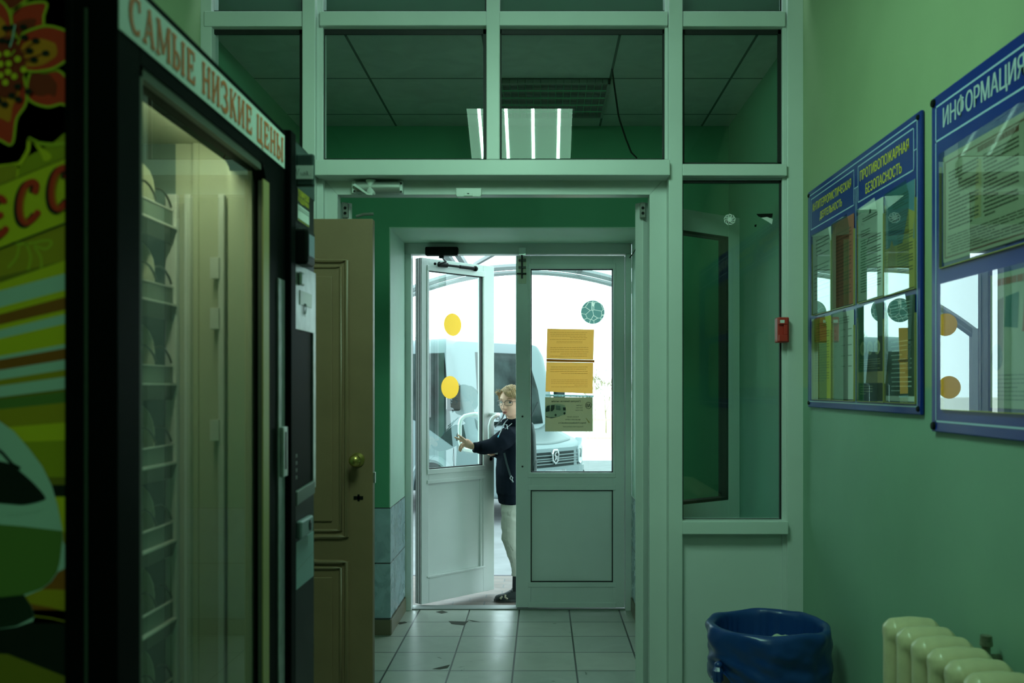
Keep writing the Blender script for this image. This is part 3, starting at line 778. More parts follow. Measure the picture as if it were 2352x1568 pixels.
# bright inner edge strip, metal strip and lock handle
obj('edge_strip', MB().box(XF-0.001, XF+0.0015, yg1-0.018, yg1+0.018, zg0, zg1-0.03), mat('gold_edge', (0.40, 0.35, 0.13), 0.4), dr)
ys0, ys1 = VY(637), VY(651)
obj('metal_strip', MB().box(XF-0.002, XF+0.003, ys0, ys1, 0.62, 1.565), M['metal'], dr, bevel=0.001)
obj('rim', MB().box(XF-0.03, XF+0.012, VY(655), VY(667), 0.10, ZT), M['blackgloss'], dr, bevel=0.003)
hb = MB().box(XF+0.003, XF+0.010, VY(640), VY(650), PZ(1095, 1.81), PZ(980, 1.81))
hl = obj('lock_handle', hb, M['metal'], dr, bevel=0.002)
obj('slot', MB().box(XF+0.0095, XF+0.0105, VY(643.5), VY(647), PZ(1078, 1.81), PZ(992, 1.81)), M['black'], hl)
# control column
Xc = XF + 0.001
def cc(x, y, X=Xc): Y = VY(x, X); return (X, Y, VZ(y, Y))
def crect(b, x0, x1, z0, z1, X0, X1): return b.box(X0, X1, VY(x0), VY(x1), z0, z1)
obj('control_column', MB().box(XD, XF, 1.860, YE, 0.10, ZT), M['black'], vm, bevel=0.004)
Ym = 1.98
zz = lambda y: PZ(y, Ym)
obj('top_cap', MB().box(XF-0.001, XF+0.0012, VY(676), YE-0.001, zz(440), ZT-0.006), mat('dark_teal_plastic', (0.04, 0.065, 0.06), 0.5, spec=0.2), vm)
YC = 1.925
fb = obj('top_bracket', MB().box(XF, PX(720.5, YC), YC, YC+0.014, PZ(427, YC), PZ(352, YC)), MATS['dark_teal_plastic'], vm, bevel=0.004)
tp = obj('tape_label', MB().box(PX(677, YC), PX(719.5, YC), YC-0.001, YC, PZ(411, YC), PZ(380, YC)), M['paper'], fb)
b = MB()
hx = lambda f: PX(679 + f*38, YC); hz = lambda f: PZ(409 - f*27, YC)
for st in ([(.02,.85),(.10,.2),(.22,.8)], [(.30,.45),(.36,.2),(.42,.45),(.44,.2)], [(.50,.2),(.52,.5),(.58,.45),(.60,.2)], [(.68,.2),(.68,.6),(.68,.35),(.76,.55),(.72,.35),(.80,.2)], [(.88,.2),(.90,.25)]):
    b.ribbon([(hx(f), YC-0.0013, hz(g)) for f, g in st], 0.0016, (0, 1, 0))
flat('handwriting', b, M['inkg'], tp)
bk = M['black']
st = obj('support_sticker', MB().box(XF, XF+0.0012, VY(681), VY(710), zz(515), zz(440)), mat('sticker_black', (0.012, 0.02, 0.015), 0.5), vm)
b = MB(); X_ = XF+0.0016; Uy, Vz = Vector((0, 1, 0)), Vector((0, 0, 1))
y0, y1 = VY(683), VY(708)
text(b, 'ТЕХНИЧЕСКАЯ', (X_, y0, zz(457)), Uy, Vz, y1-y0, 0.0125, 0.02); text(b, 'ПОДДЕРЖКА', (X_, y0, zz(472)), Uy, Vz, y1-y0, 0.0125, 0.02)
b.m = 1; b.box(X_-0.0005, X_, y0-0.002, y1+0.002, zz(508), zz(477)); b.m = 0
b.box(X_-0.0005, X_, y0-0.002, y1+0.002, zz(512), zz(510.5)); b.box(X_-0.0005, X_, y0-0.002, y1+0.002, zz(443), zz(442))
b.m = 2; text_lines(b, (X_+0.0004, y0+0.002, zz(490)), Uy, Vz, y1-y0-0.004, 0.010, 2, rnd)
flat('print', b, [mat('sticker_letter', (0.55, 0.5, 0.02), 0.6), M['paper'], M['inkg']], st)
cr = obj('card_reader', MB().box(XF, XF+0.030, VY(674), 1.972, zz(612)-0.004, zz(536)), M['black'], vm, bevel=0.006)
# the reader's screen faces outwards and towards the camera side of the aisle
obj('screen', MB().box(XF+0.029, XF+0.0312, 1.920, 1.962, zz(596), zz(548)), mat('reader_screen', (0.16, 0.22, 0.24), 0.15, emit=((0.3, 0.55, 0.6), 0.10)), cr, bevel=0.001)
mp = obj('payment_panel', MB().box(XF-0.004, XF+0.004, VY(669), YE-0.002, zz(760), zz(614)), M['metal'], vm, bevel=0.001)
obj('banknote_guide', MB().box(XF+0.004, XF+0.012, VY(680), VY(688), zz(660), zz(630)), M['metal'], mp, bevel=0.004)
obj('price_display', MB().box(XF+0.004, XF+0.0052, VY(684), VY(711), zz(702), zz(670)), mat('lcd_green', (0.16, 0.22, 0.10), 0.3), mp)
b = MB(); X_ = XF+0.0054
yc, zc = VY(695), zz(722)
b.ribbon([(X_, yc+0.012*math.sin(t_)*1.0, zc+0.011*math.cos(2*t_)*0+0.022*math.sin(t_/2+0.2)) for t_ in [i*0.3 for i in range(22)]], 0.004, (1, 0, 0))
b.ribbon([(X_, yc+0.010*math.cos(2*math.pi*i/16), zc+0.012+0.010*math.sin(2*math.pi*i/16)) for i in range(17)], 0.004, (1, 0, 0))
flat('note_symbol', b, mat('symbol_grey', (0.15, 0.18, 0.16), 0.6), mp)
yk0, yk1 = VY(674), VY(716)
for ya_, yb_ in ((VY(669), yk0), (yk1, YE-0.002)): obj('panel_edge', MB().box(XF-0.002, XF+0.004, ya_, yb_, zz(1130), zz(760)), M['metal'], vm)
b = MB().box(XF-0.001, XF+0.001, yk0, yk1, zz(1130), zz(758))
kp = obj('keypad_window', b, M['blackgloss'], vm)
for i in range(4): obj('button', MB().box(XF+0.001, XF+0.004, VY(674.5), VY(679), zz(1094-i*16), zz(1086-i*16)), mat('button_grey', (0.05, 0.06, 0.055), 0.5), kp, bevel=0.001)
obj('coin_tray', MB().prism([(XF, VY(674), zz(1152)), (XF, VY(716), zz(1142)), (XF, VY(716), zz(1112)), (XF, VY(674), zz(1120))], (0.008, 0, 0)), mat('tray_grey', (0.09, 0.11, 0.10), 0.4), vm, bevel=0.002)
lk = obj('lock_box', MB().box(XF, XF+0.014, VY(678), VY(706), zz(1228), zz(1188)), mat('lock_steel', (0.26, 0.33, 0.34), 0.4, metal=0.6), vm, bevel=0.004)
b = MB().lathe([(0, 0.0005), (0.011, 0.0005), (0.013, -0.001), (0.007, -0.001)], (XF+0.0145, VY(698), zz(1207)), 16, 'x')
obj('key_barrel', b, M['black'], lk, smooth=True)
sk = obj('blank_sticker', MB().box(XF, XF+0.0015, VY(679), VY(719), zz(1342), zz(1235)), mat('pale_teal_sticker', (0.26, 0.38, 0.40), 0.5), vm)
b = MB()
b.ribbon([(XF+0.002, VY(679), zz(1300)), (XF+0.002, VY(719), zz(1284))], 0.0012, (1, 0, 0)); b.ribbon([(XF+0.002, VY(711), zz(1340)), (XF+0.002, VY(710), zz(1237))], 0.0012, (1, 0, 0))
flat('crease', b, M['inkg'], sk)
for y_ in (YA+0.08, YE-0.08):
    for x_ in (XB+0.08, XF-0.12): obj('foot', MB().lathe([(0, 0.0), (0.03, 0.0), (0.03, 0.02), (0.018, 0.06), (0, 0.06)], (x_, y_, 0), 14), M['black'], vm)
obj('top_hook', MB().tube([(XF-0.02, 1.22, ZT-0.004), (XF-0.015, 1.20, ZT+0.012), (XF-0.012, 1.16, ZT+0.012)], 0.006, 8), M['black'], vm, smooth=True)

# sign over the glass: САМЫЕ НИЗКИЕ ЦЕНЫ in slab letters
zs0, zs1, ysA, ysB = 1.790, 1.856, YA+0.002, VY(652)
SL = {}
def letter(mb, ch, y, w, z, h):
    """heavy slab-serif capitals drawn as strokes in the unit box"""
    X = XF + 0.0022
    Q = lambda a, c: (X, y + a*w, z + c*h)
    S, T, V = 0.0092, 0.0042, 0.0052
    cnt = [0]
    def Qn(a, c): return (X + 4e-5*cnt[0], y + a*w, z + c*h)
    def bar_(x0, z0, x1, z1, wd): cnt[0] += 1; mb.ribbon([Qn(x0, z0), Qn(x1, z1)], wd, (1, 0, 0))
    def stem(x, z0=0.0, z1=1.0, wd=S): bar_(x, z0, x, z1, wd)
    def slab(x, zv, hw=0.17):
        cnt[0] += 1; mb.ribbon([Qn(x-hw, zv), Qn(x+hw, zv)], V, (1, 0, 0))
    def arc(cx, cz, rx, rz, a0, a1, w0, w1=None, n=14):
        w1 = w1 or w0; cnt[0] += 1
        mb.ribbon([Qn(cx+rx*math.cos(a0+(a1-a0)*i/n), cz+rz*math.sin(a0+(a1-a0)*i/n)) for i in range(n+1)],
                  [w0+(w1-w0)*math.sin(math.pi*i/n) for i in range(n+1)], (1, 0, 0))
    e = 0.045
    if ch == 'С':
        arc(.55, .5, .40, .46, math.radians(50), math.radians(310), T, S*1.1); bar_(.83, .66, .83, .98, T*1.3); bar_(.80, .02, .80, .2, T)
    elif ch == 'А':
        bar_(.15, 0, .52, 1, T); bar_(.50, 1, .83, 0, S); bar_(.28, .34, .70, .34, T); slab(.15, e); slab(.83, e)
    elif ch == 'М':
        stem(.12, wd=T*1.2); bar_(.16, 1, .5, .12, S*.85); bar_(.5, .12, .84, 1, T); stem(.88); slab(.12, e, .13); slab(.88, e, .13); slab(.12, 1-e, .13); slab(.88, 1-e, .13)
    elif ch == 'Ы':
        stem(.18); slab(.18, 1-e); slab(.18, e, .14); arc(.28, .27, .28, .25, -math.pi/2, math.pi/2, T, S*.9); stem(.86); slab(.86, e, .14); slab(.86, 1-e, .14)
    elif ch == 'Е':
        stem(.28); bar_(.1, 1-e, .85, 1-e, V); bar_(.1, e, .88, e, V); bar_(.3, .5, .68, .5, T); bar_(.82, 1, .82, .72, T*1.3); bar_(.86, 0, .86, .28, T*1.3); bar_(.66, .62, .66, .38, T)
    elif ch == 'Н':
        stem(.2); stem(.8); bar_(.2, .5, .8, .5, T)
        for x in (.2, .8): slab(x, e); slab(x, 1-e)
    elif ch == 'И':
        stem(.2); stem(.8); bar_(.26, .08, .74, .92, T)
        for x in (.2, .8): slab(x, e); slab(x, 1-e)
    elif ch == 'З':
        arc(.42, .73, .36, .23, math.radians(150), math.radians(-90), T, S); arc(.42, .28, .42, .25, math.radians(90), math.radians(-150), T, S*1.1); bar_(.1, .72, .1, .95, T)
    elif ch == 'К':
        stem(.22); slab(.22, e); slab(.22, 1-e); bar_(.3, .48, .78, .95, T*1.2); bar_(.42, .58, .84, .04, S*.9); slab(.84, e, .14); slab(.78, 1-e, .12)
    elif ch == 'Ц':
        stem(.2); stem(.74); bar_(.1, e, .92, e, V*1.3); slab(.2, 1-e); slab(.74, 1-e); bar_(.93, .06, .93, -.17, T*1.3)
b = MB().box(XF, XF+0.0015, ysA, ysB, zs0, zs1)
sg = obj('price_sign', b, mat('sign_white', (0.66, 0.76, 0.70), 0.5), vm)
ls = 'САМЫЕ НИЗКИЕ ЦЕНЫ'
wid = {' ': 0.52, 'М': 1.25, 'Ы': 1.25}
tot = sum(wid.get(c, 1.0) for c in ls); y = ysA + 0.022; un = (ysB - 0.010 - y)/tot
b = MB()
for c in ls + ' ':
    wv = wid.get(c, 1.0)*un
    if c == ' ':
        flat('sign_word', b, mat('sign_red_orange', (0.62, 0.17, 0.05), 0.55), sg); b = MB()
    if c != ' ': letter(b, c, y + wv*0.05, wv*0.90, zs0+0.0095, zs1-zs0-0.018)
    y += wv

# trays with coils
def make_tray(z, first=[None]):
    if first[0] is not None:
        t = copy_tree(first[0], vm)
        t.location = (0, 0, z - first[1])
        return t
    Y0, Y1, X0, X1 = YA+0.06, yi-0.024, -1.24, -0.70
    tray = obj('shelf_tray', MB().box(X0, X1, Y0, Y1, z-0.003, z), mat('tray_white', (0.62, 0.64, 0.56), 0.5), vm)
    clr = mat('clear_grey_plastic', (0.16, 0.22, 0.19), 0.2)
    obj('price_rail', MB().box(X1, X1+0.004, Y0, Y1, z-0.001, z+0.030), clr, tray)
    obj('price_rail', MB().prism([(X1, Y0, z-0.003), (X1+0.012, Y0, z-0.006), (X1+0.004, Y0, z-0.032), (X1, Y0, z-0.032)], (0, Y1-Y0, 0)), mat('dark_rail', (0.05, 0.085, 0.075), 0.3), tray)
    obj('rail_edge', MB().box(X1-0.001, X1+0.013, Y0, Y1, z-0.0055, z-0.002).box(X1-0.001, X1+0.006, Y0, Y1, z+0.029, z+0.031), M['white'], tray)
    n = 8; pw = (Y1-Y0)/n
    sp = MB()
    R, turns = 0.030, 9
    c0 = Y0 + pw*0.5
    sp.tube([(X1+0.004 - 0.45*i/(turns*14), c0 + R*0.93*math.cos(2*math.pi*i/14), z+0.036 + R*math.sin(2*math.pi*i/14)) for i in range(turns*14)], 0.0022, 5)
    s0 = obj('coil', sp, mat('coil_wire', (0.12, 0.14, 0.12), 0.3, metal=0.8), tray, smooth=True)
    dv = MB(); yy = Y0
    out = [(X1-0.004, z), (X1-0.003, z+0.055), (X1-0.006, z+0.075), (X1-0.013, z+0.092), (X1-0.024, z+0.104), (X1-0.040, z+0.109), (X1-0.09, z+0.109), (X1-0.10, z+0.08), (X0+0.02, z+0.07), (X0+0.02, z)]
    dv.prism([(x, yy+0.002, zz_) for x, zz_ in out], (0, 0.003, 0))
    d0 = obj('divider', dv, mat('ivory_plate', (0.66, 0.68, 0.52), 0.45), tray)
    for i in range(1, n):
        for q in (s0, d0):
            c = q.copy(); COL.objects.link(c); c.location = q.location + Vector((0, pw*i, 0))
    first[0] = tray; first.append(z)
    return tray
for z in (1.652, 1.508, 1.360, 1.213, 1.067, 0.920, 0.773): make_tray(z)

# printed side of the machine, facing the camera
YS = YA + 0.012
def sp_(x, y, k=0): return (PX(x, YS), YS - 0.0004*(k+1), PZ(y, YS))
art = {}
AM = [mat('print_'+n, c, 0.4, spec=0.4) for n, c in (
    ('olive', (0.50, 0.44, 0.012)), ('darkgreen', (0.012, 0.025, 0.012)), ('red', (0.82, 0.045, 0.018)), ('orange', (0.88, 0.28, 0.012)),
    ('lime', (0.62, 0.60, 0.03)), ('yellow', (0.86, 0.72, 0.02)), ('pale', (0.62, 0.80, 0.72)), ('brown', (0.42, 0.12, 0.012)),
    ('black', (0.005, 0.008, 0.006)), ('darkred', (0.34, 0.03, 0.010)), ('cupshade', (0.16, 0.26, 0.05)), ('gold', (0.55, 0.38, 0.015)), ('bronze', (0.28, 0.22, 0.014)))]
NM = {n: i for i, n in enumerate(('olive','darkgreen','red','orange','lime','yellow','pale','brown','black','darkred','cupshade','gold','bronze'))}
A = MB()
def apoly(c, pts, k): A.m = NM[c]; A.poly([sp_(x, y, k) for x, y in pts])
def arib(c, pts, w, k): A.m = NM[c]; A.ribbon([sp_(x, y, k) for x, y in pts], w*YS/F, (0, 1, 0))
XE = 173
XLW = CX + XB*F/YS        # column of the panel's far edge behind the frame border
A.m = NM['olive']; A.box(XB, PX(XE, YS), YS-0.0004, YS+0.004, 0.08, ZT-0.01)
def smooth(pts, n=6):
    out = []; m = len(pts)
    for i in range(m):
        p0, p1, p2, p3 = (Vector((*pts[(i+j-1) % m], 0)) for j in range(4))
        for k in range(n):
            t = k/n
            q = 0.5*((2*p1) + (p2-p0)*t + (2*p0-5*p1+4*p2-p3)*t*t + (3*p1-p0-3*p2+p3)*t**3)
            out.append((min(q.x, XE), q.y))
    return out
def osm(pts, n=6):
    q = []
    for i in range(len(pts)-1):
        p0, p1, p2, p3 = (Vector((*pts[max(0, min(len(pts)-1, j))], 0)) for j in (i-1, i, i+1, i+2))
        for k in range(n):
            t = k/n; v = 0.5*((2*p1) + (p2-p0)*t + (2*p0-5*p1+4*p2-p3)*t*t + (3*p1-p0-3*p2+p3)*t**3); q.append((v.x, v.y))
    return q + [pts[-1]]
apoly('darkgreen', [(XLW, -140), (XE, -140), (XE, 285), (120, 330), (40, 372), (-60, 395), (XLW, 420)], 0)
S_ = lambda L: [(x*.2551, y*.2551) for x, y in L]
def petal(pts, k, core='orange', base='red', org=(18, 155)):
    o = smooth(pts); apoly(base, o, k)
    c = Vector((sum(p[0] for p in pts)/len(pts), sum(p[1] for p in pts)/len(pts)))
    apoly(core, smooth([((x-c.x)*.62 + c.x*.8 + org[0]*.2, (y-c.y)*.62 + c.y*.8 + org[1]*.2) for x, y in pts]), k+1)
    arib('lime', o + [o[0]], 6, k+2); 
petal([(-60, -130), (40, -80), (80, -30), (45, 15), (10, 25), (-50, 10)], 1, 'darkred')
petal(S_([(110,130),(230,45),(420,30),(400,150),(390,250),(290,280),(210,330),(150,330)]), 1, 'darkred')
petal(S_([(290,650),(400,655),(530,640),(620,720),(672,800),(660,930),(630,975),(560,940),(430,965),(280,910),(250,800)]), 2, 'darkred')
petal(S_([(-260,640),(60,600),(200,640),(252,850),(235,960),(160,1080),(120,1300),(0,1260),(-200,1180)]), 4)
petal(S_([(-300,-150),(-100,-120),(0,0),(70,70),(115,200),(100,400),(0,540),(-280,500)]), 4)
petal(S_([(190,350),(330,265),(460,245),(600,285),(680,335),(690,480),(600,560),(500,620),(400,645),(290,650),(170,600)]), 6)
def dot(c, x, y, rx, ry, k): A.m = NM[c]; A.poly([sp_(x+rx*math.cos(2*math.pi*i/16), y+ry*math.sin(2*math.pi*i/16), k) for i in range(16)])
apoly('darkred', smooth([(-20,110),(20,85),(45,105),(62,140),(58,175),(40,215),(10,225),(-30,200)]), 9)
for x, y in ((70,265),(130,260),(230,255),(240,350),(340,380),(285,470),(430,490),(325,550),(100,390),(40,380),(180,790),(125,870),(185,905),(60,950),(275,835),(5,915)):
    dot('black', x*.2551, y*.2551, 9, 6.5, 11)
    arib('darkred', [(18, 150), (x*.2551, y*.2551)], 2.5, 10)
for x, y in ((85,495),(180,545),(100,585),(25,590),(235,640),(95,660),(25,690),(150,700),(70,755),(5,505),(-40,620)):
    dot('yellow', x*.2551, y*.2551, 7.5, 7.5, 12)
arib('pale', [(28, 112), (35, 90), (40, 60)], 3, 12); arib('lime', [(30, 132), (40, 118)], 3, 12)
# scalloped ornaments above the lettered band
arib('lime', [(66, 318), (90, 330), (120, 333), (150, 330), (XE, 322)], 9, 2); arib('yellow', [(68, 320), (66, 345), (52, 370), (40, 385)], 9, 2)
apoly('yellow', smooth([(72, 320), (90, 335), (118, 355), (116, 368), (102, 370), (94, 352)]), 2); arib('yellow', [(-60, 380), (0, 381), (40, 376)], 4, 2); arib('yellow', [(44, 380), (40, 410)], 5, 2)
apoly('gold', [(-200, 384), (38, 382), (36, 415), (-200, 480)], 1)
# lettered band
apoly('yellow', [(XLW, 700), (XLW, 560), (-100, 468), (0, 426), (XE, 355), (XE, 505), (0, 572), (-100, 612)], 3)
arib('bronze', [(-300, 545), (-100, 468), (0, 426), (XE, 355)], 2.5, 4); arib('darkgreen', [(-300, 690), (-100, 612), (0, 572), (XE, 505)], 4, 4)
def cee(dx, dy, k):
    base = [(84, 440), (86, 425), (76, 419), (62, 428), (52, 452), (49, 480), (53, 503), (64, 512), (78, 503), (89, 490)]
    ends = (base[0], base[-1]); base = osm(base)
    arib('black', [(x+dx-7, y+dy+4) for x, y in base], 17, k); arib('red', [(x+dx, y+dy) for x, y in base], 15, k+1); arib('orange', [(x+dx+5, y+dy-1) for x, y in base[20:42]], 2, k+2)
    for q, (x, y) in enumerate(ends): dot('red', x+dx, y+dy, 7.5, 7.5, k+2)
cee(0, 0, 5); cee(74, -32, 8)
for pts in ([(12, 462), (2, 455), (-12, 465), (-22, 490), (-22, 520), (-12, 535), (3, 540), (16, 527)], [(-20, 505), (4, 495)]):
    arib('black', [(x-6, y+4) for x, y in osm(pts)], 17, 5); arib('red', osm(pts), 15, 6); dot('red', pts[-1][0], pts[-1][1], 7.5, 7.5, 7); dot('red', pts[0][0], pts[0][1], 7.5, 7.5, 7)
# radiating stripes
fan = [('gold', 508, 592, 575, 660), ('bronze', 592, 612, 636, 660), ('yellow', 590, 622, 650, 668), ('pale', 622, 660, 668, 706), ('yellow', 660, 676, 706, 722), ('brown', 676, 706, 722, 746),
       ('yellow', 706, 716, 746, 758), ('pale', 716, 738, 758, 778), ('yellow', 738, 786, 778, 818), ('pale', 786, 796, 818, 826), ('brown', 796, 822, 826, 850), ('pale', 822, 845, 850, 872),
       ('gold', 845, 862, 872, 886), ('pale', 862, 890, 886, 912), ('bronze', 890, 897, 912, 917), ('cupshade', 897, 922, 917, 940), ('gold', 922, 968, 940, 982), ('yellow', 968, 1010, 982, 1016), ('olive', 1010, 1095, 1016, 1095)]
for i_, (c, r0, r1, l0, l1) in enumerate(fan):
    s = (l0-r0)/XE
    apoly(c, [(XLW, l0 + (l0-r0)*(0-XLW)/XE*0.4), (0, l0), (XE, r0), (XE, r1), (0, l1), (XLW, l1 + (l1-r1)*(0-XLW)/XE*0.4)], 2 + 0.035*i_)
for p in ([(30, 558), (60, 560), (110, 552), (120, 560), (105, 572), (80, 562)], [(62, 560), (72, 590), (66, 620)], [(80, 565), (95, 590), (97, 615)], [(45, 562), (40, 590), (20, 615)]): arib('lime', osm(p), 6, 3)
# lower scene: cup, saucer, table
apoly('bronze', [(XLW, 1095), (XE, 1095), (XE, 1118), (XLW, 1118)], 3); apoly('black', [(XLW, 1113), (XE, 1113), (XE, 1140), (XLW, 1140)], 4); apoly('yellow', [(XLW, 1140), (XE, 1140), (XE, 1222), (XLW, 1222)], 4)
apoly('gold', [(XLW, 1222), (XE, 1222), (XE, 1290), (XLW, 1290)], 4); apoly('brown', [(XLW, 1285), (XE, 1285), (XE, 1430), (XLW, 1430)], 4); apoly('black', [(XLW, 1380), (XE, 1400), (XE, 1700), (XLW, 1700)], 4)
apoly('bronze', [(XLW, 1480), (20, 1500), (XE, 1560), (XE, 1600), (XLW, 1560)], 5)
apoly('gold', smooth([(57, 1372), (75, 1358), (110, 1352), (XE, 1360), (XE, 1402), (110, 1392), (70, 1384)]), 5); arib('gold', [(80, 1413), (120, 1418), (XE, 1431)], 2.5, 5)
apoly('pale', [(XLW, 950), (-60, 950), (0, 965), (35, 990), (70, 1030), (100, 1070), (122, 1115), (135, 1160), (146, 1215), (147, 1240), (157, 1262), (157, 1290), (150, 1305), (136, 1312), (120, 1335), (98, 1352), (60, 1368), (75, 1390), (82, 1415), (78, 1425), (40, 1438), (0, 1443), (XLW, 1450)], 6)
apoly('cupshade', [(XLW, 1190), (0, 1203), (60, 1208), (146, 1218), (146, 1240), (140, 1290), (134, 1312), (118, 1335), (98, 1350), (58, 1364), (0, 1372), (XLW, 1375)], 7)
apoly('darkgreen', [(XLW, 1373), (0, 1370), (58, 1364), (75, 1390), (82, 1415), (40, 1436), (0, 1442), (XLW, 1446)], 7)
apoly('black', smooth([(-200, 1050), (-60, 1050), (20, 1062), (48, 1080), (80, 1108), (106, 1138), (102, 1148), (60, 1158), (20, 1156), (-60, 1150), (-200, 1145)]), 8)
arib('black', [(-40, 1000), (10, 1040), (32, 1065), (50, 1075)], 7, 9); arib('pale', [(-20, 1168), (40, 1178), (100, 1168)], 8, 8)
flat('side_panel', A, AM, vm)
# black corner trim of the machine beside the print
b = MB().box(PX(173, YA), XD, YA-0.001, YA+0.03, 0.06, ZT)
obj('corner_trim', b, M['blackgloss'], vm, bevel=0.005)
obj('trim_line', MB().tube([(PX(200, YA), YA-0.002, 0.3), (PX(200, YA), YA-0.002, PZ(20, YA))], 0.0022, 6), mat('dull_steel', (0.10, 0.12, 0.10), 0.4, metal=0.7), vm)
# ------------------------------------------------------------------ notice boards on the right wall
UY, UZ = Vector((0, -1, 0)), Vector((0, 0, 1))
def board(name, label, Ya, Yb, z0, z1, lean=0.0):
    t = tag(empty(name, (XR, (Ya+Yb)/2, z0)), label, 'notice board')
    return t
XBD = 1.006
def brect(b, Ya, Yb, z0, z1, X0=XBD, X1=XR-0.002): return b.box(X0, X1, Yb, Ya, z0, z1)
def bl(b, Ya, Yb, z0, z1, w=0.004):
    """pale printed line frame"""
    X = XBD-0.0005
    for a in ((Ya, Yb, z1-w, z1), (Ya, Yb, z0, z0+w), (Ya, Ya-w, z0, z1), (Yb+w, Yb, z0, z1)):
        b.add([(X, a[0], a[2]), (X, a[1], a[2]), (X, a[1], a[3]), (X, a[0], a[3])], [(0,1,2,3)])
b1 = board('notice_board', 'smaller blue notice board with eight document pockets and yellow headings', 3.466, 2.432, 1.277, 2.089)
obj('backing', brect(MB(), 3.466, 2.432, 1.277, 2.089), M['blue'], b1, bevel=0.003)
b = MB()
bl(b, 3.448, 2.452, 1.297, 2.072); bl(b, 3.425, 2.950, 1.938, 2.055); bl(b, 2.915, 2.475, 1.938, 2.055)
X = XBD-0.0005
for Yc in (2.938, 2.927): b.add([(X, Yc, 1.297), (X, Yc-0.003, 1.297), (X, Yc-0.003, 1.99), (X, Yc, 1.99)], [(0,1,2,3)])
b.add([(X, 2.95, 1.99), (X, 2.915, 1.99), (X, 2.915, 1.993), (X, 2.95, 1.993)], [(0,1,2,3)]); b.add([(X, 2.475, 1.99), (X, 2.452, 1.99), (X, 2.452, 1.993), (X, 2.475, 1.993)], [(0,1,2,3)])
b.m = 1
text(b, 'АНТИТЕРРОРИСТИЧЕСКАЯ', (X, 3.405, 2.003), UY, UZ, 0.425, 0.030, 0.012); text(b, 'ДЕЯТЕЛЬНОСТЬ', (X, 3.315, 1.955), UY, UZ, 0.245, 0.032, 0.012)
text(b, 'ПРОТИВОПОЖАРНАЯ', (X, 2.895, 2.003), UY, UZ, 0.385, 0.032, 0.012); text(b, 'БЕЗОПАСНОСТЬ', (X, 2.845, 1.952), UY, UZ, 0.285, 0.032, 0.012)
flat('lettering', b, [M['bline'], M['yellow']], b1)
for Yc in (3.450, 2.447):
    for zc in (1.293, 2.073): obj('corner_screw', MB().lathe([(0, -0.006), (0.006, -0.005), (0.008, 0), (0, 0)], (XBD, Yc, zc), 12, 'x'), M['black'], b1, smooth=True)

def pocket(parent, Ya, Yb, z0, z1, tilt=0.0, lean=0.0):
    """open acrylic pocket with a cut corner standing off the board"""
    b = MB()
    x0, x1 = XBD-0.0075, XBD-0.0060
    out = [(Ya+0.004, z0-0.004), (Yb-0.004, z0-0.004), (Yb-0.004, z1-0.045), (Yb+0.022, z1+0.002), (Ya+0.004, z1+0.002)]
    ty = math.tan(math.radians(tilt)); tl_ = math.tan(math.radians(lean)); out2 = [(x0 - ((y-Yb)*ty if tilt > 0 else (y-Ya)*ty) - (z1-z)*tl_, y, z) for y, z in out]
    b.prism(out2, (x1-x0, 0, 0))
    p = obj('pocket', b, M['pocket'], parent)
    e = MB()
    e.box(x1, XBD, Yb-0.004, Ya+0.004, z0-0.006, z0-0.003); e.box(x1, XBD, Ya+0.003, Ya+0.005, z0-0.004, z1-0.03); e.box(x1, XBD, Yb-0.005, Yb-0.003, z0-0.004, z1-0.05)
    obj('pocket_edge', e, mat('amber_edge', (0.36, 0.34, 0.10), 0.4), p)
    return p
def doc(label, Ya, Yb, z0, z1, m, inks, draw, group=None):
    x = XBD-0.003
    o = tag(empty('document', (x, (Ya+Yb)/2, z0)), label, 'document', 'documents in the board pockets')
    obj('sheet', MB().box(x-0.0006, x+0.0006, Yb, Ya, z0, z1), m, o)
    k = MB()
    w, h = Ya-Yb, z1-z0
    q = lambda a, c, l=0: Vector((x-0.0010-0.0002*l, Ya - a*w, z0 + c*h))
    draw(k, q, w, h)
    if k.f: flat('print', k, inks, o)
    return o
def lines(k, q, w, h, a0, a1, c0, c1, n, m=0, fill=0.5, l=1):
    k.m = m; text_lines(k, q(a0, c0, l), UY, UZ, (a1-a0)*w, (c1-c0)*h, n, rnd, fill); k.m = 0
def rect(k, q, a0, a1, c0, c1, m, l=0):
    k.m = m; k.poly([q(a0, c0, l), q(a1, c0, l), q(a1, c1, l), q(a0, c1, l)]); k.m = 0
ZA0, ZA1, ZB0, ZB1 = 1.622, 1.912, 1.312, 1.602
cols = [(3.392, 3.178), (3.160, 2.945), (2.905, 2.690), (2.668, 2.462)]
for zz0, zz1 in ((ZA0, ZA1), (ZB0, ZB1)):
    for (a, c), tl in zip(cols, (0.3, -3.2, -4.0, -3.6) if zz0 > 1.5 else (-3.2, -4.2, -3.8, -4.4)): pocket(b1, a, c, zz0, zz1, tl)
cold = mat('paper_cold', (0.68, 0.74, 0.70), 0.7); salmon = mat('paper_salmon', (0.46, 0.16, 0.10), 0.7); yel = mat('paper_yellow', (0.62, 0.60, 0.10), 0.7)
dark = mat('poster_dark', (0.028, 0.045, 0.03), 0.6); mid = mat('poster_mid', (0.10, 0.16, 0.15), 0.6); skyb = mat('poster_sky', (0.10, 0.24, 0.32), 0.6)
gold = mat('poster_gold', (0.40, 0.36, 0.10), 0.6); tan = mat('poster_tan', (0.34, 0.27, 0.12), 0.6)
def d(k, q, w, h): lines(k, q, w, h, .2, .9, .70, .93, 5); lines(k, q, w, h, .1, .9, .15, .62, 9, fill=.3)
doc('pale paper sheet in the upper pocket nearest the white post', *cols[0], ZA0, ZA1, cold, [M['inkg']], d)
def d(k, q, w, h): lines(k, q, w, h, .12, .9, .08, .88, 20); rect(k, q, .03, .1, .93, .97, 0)
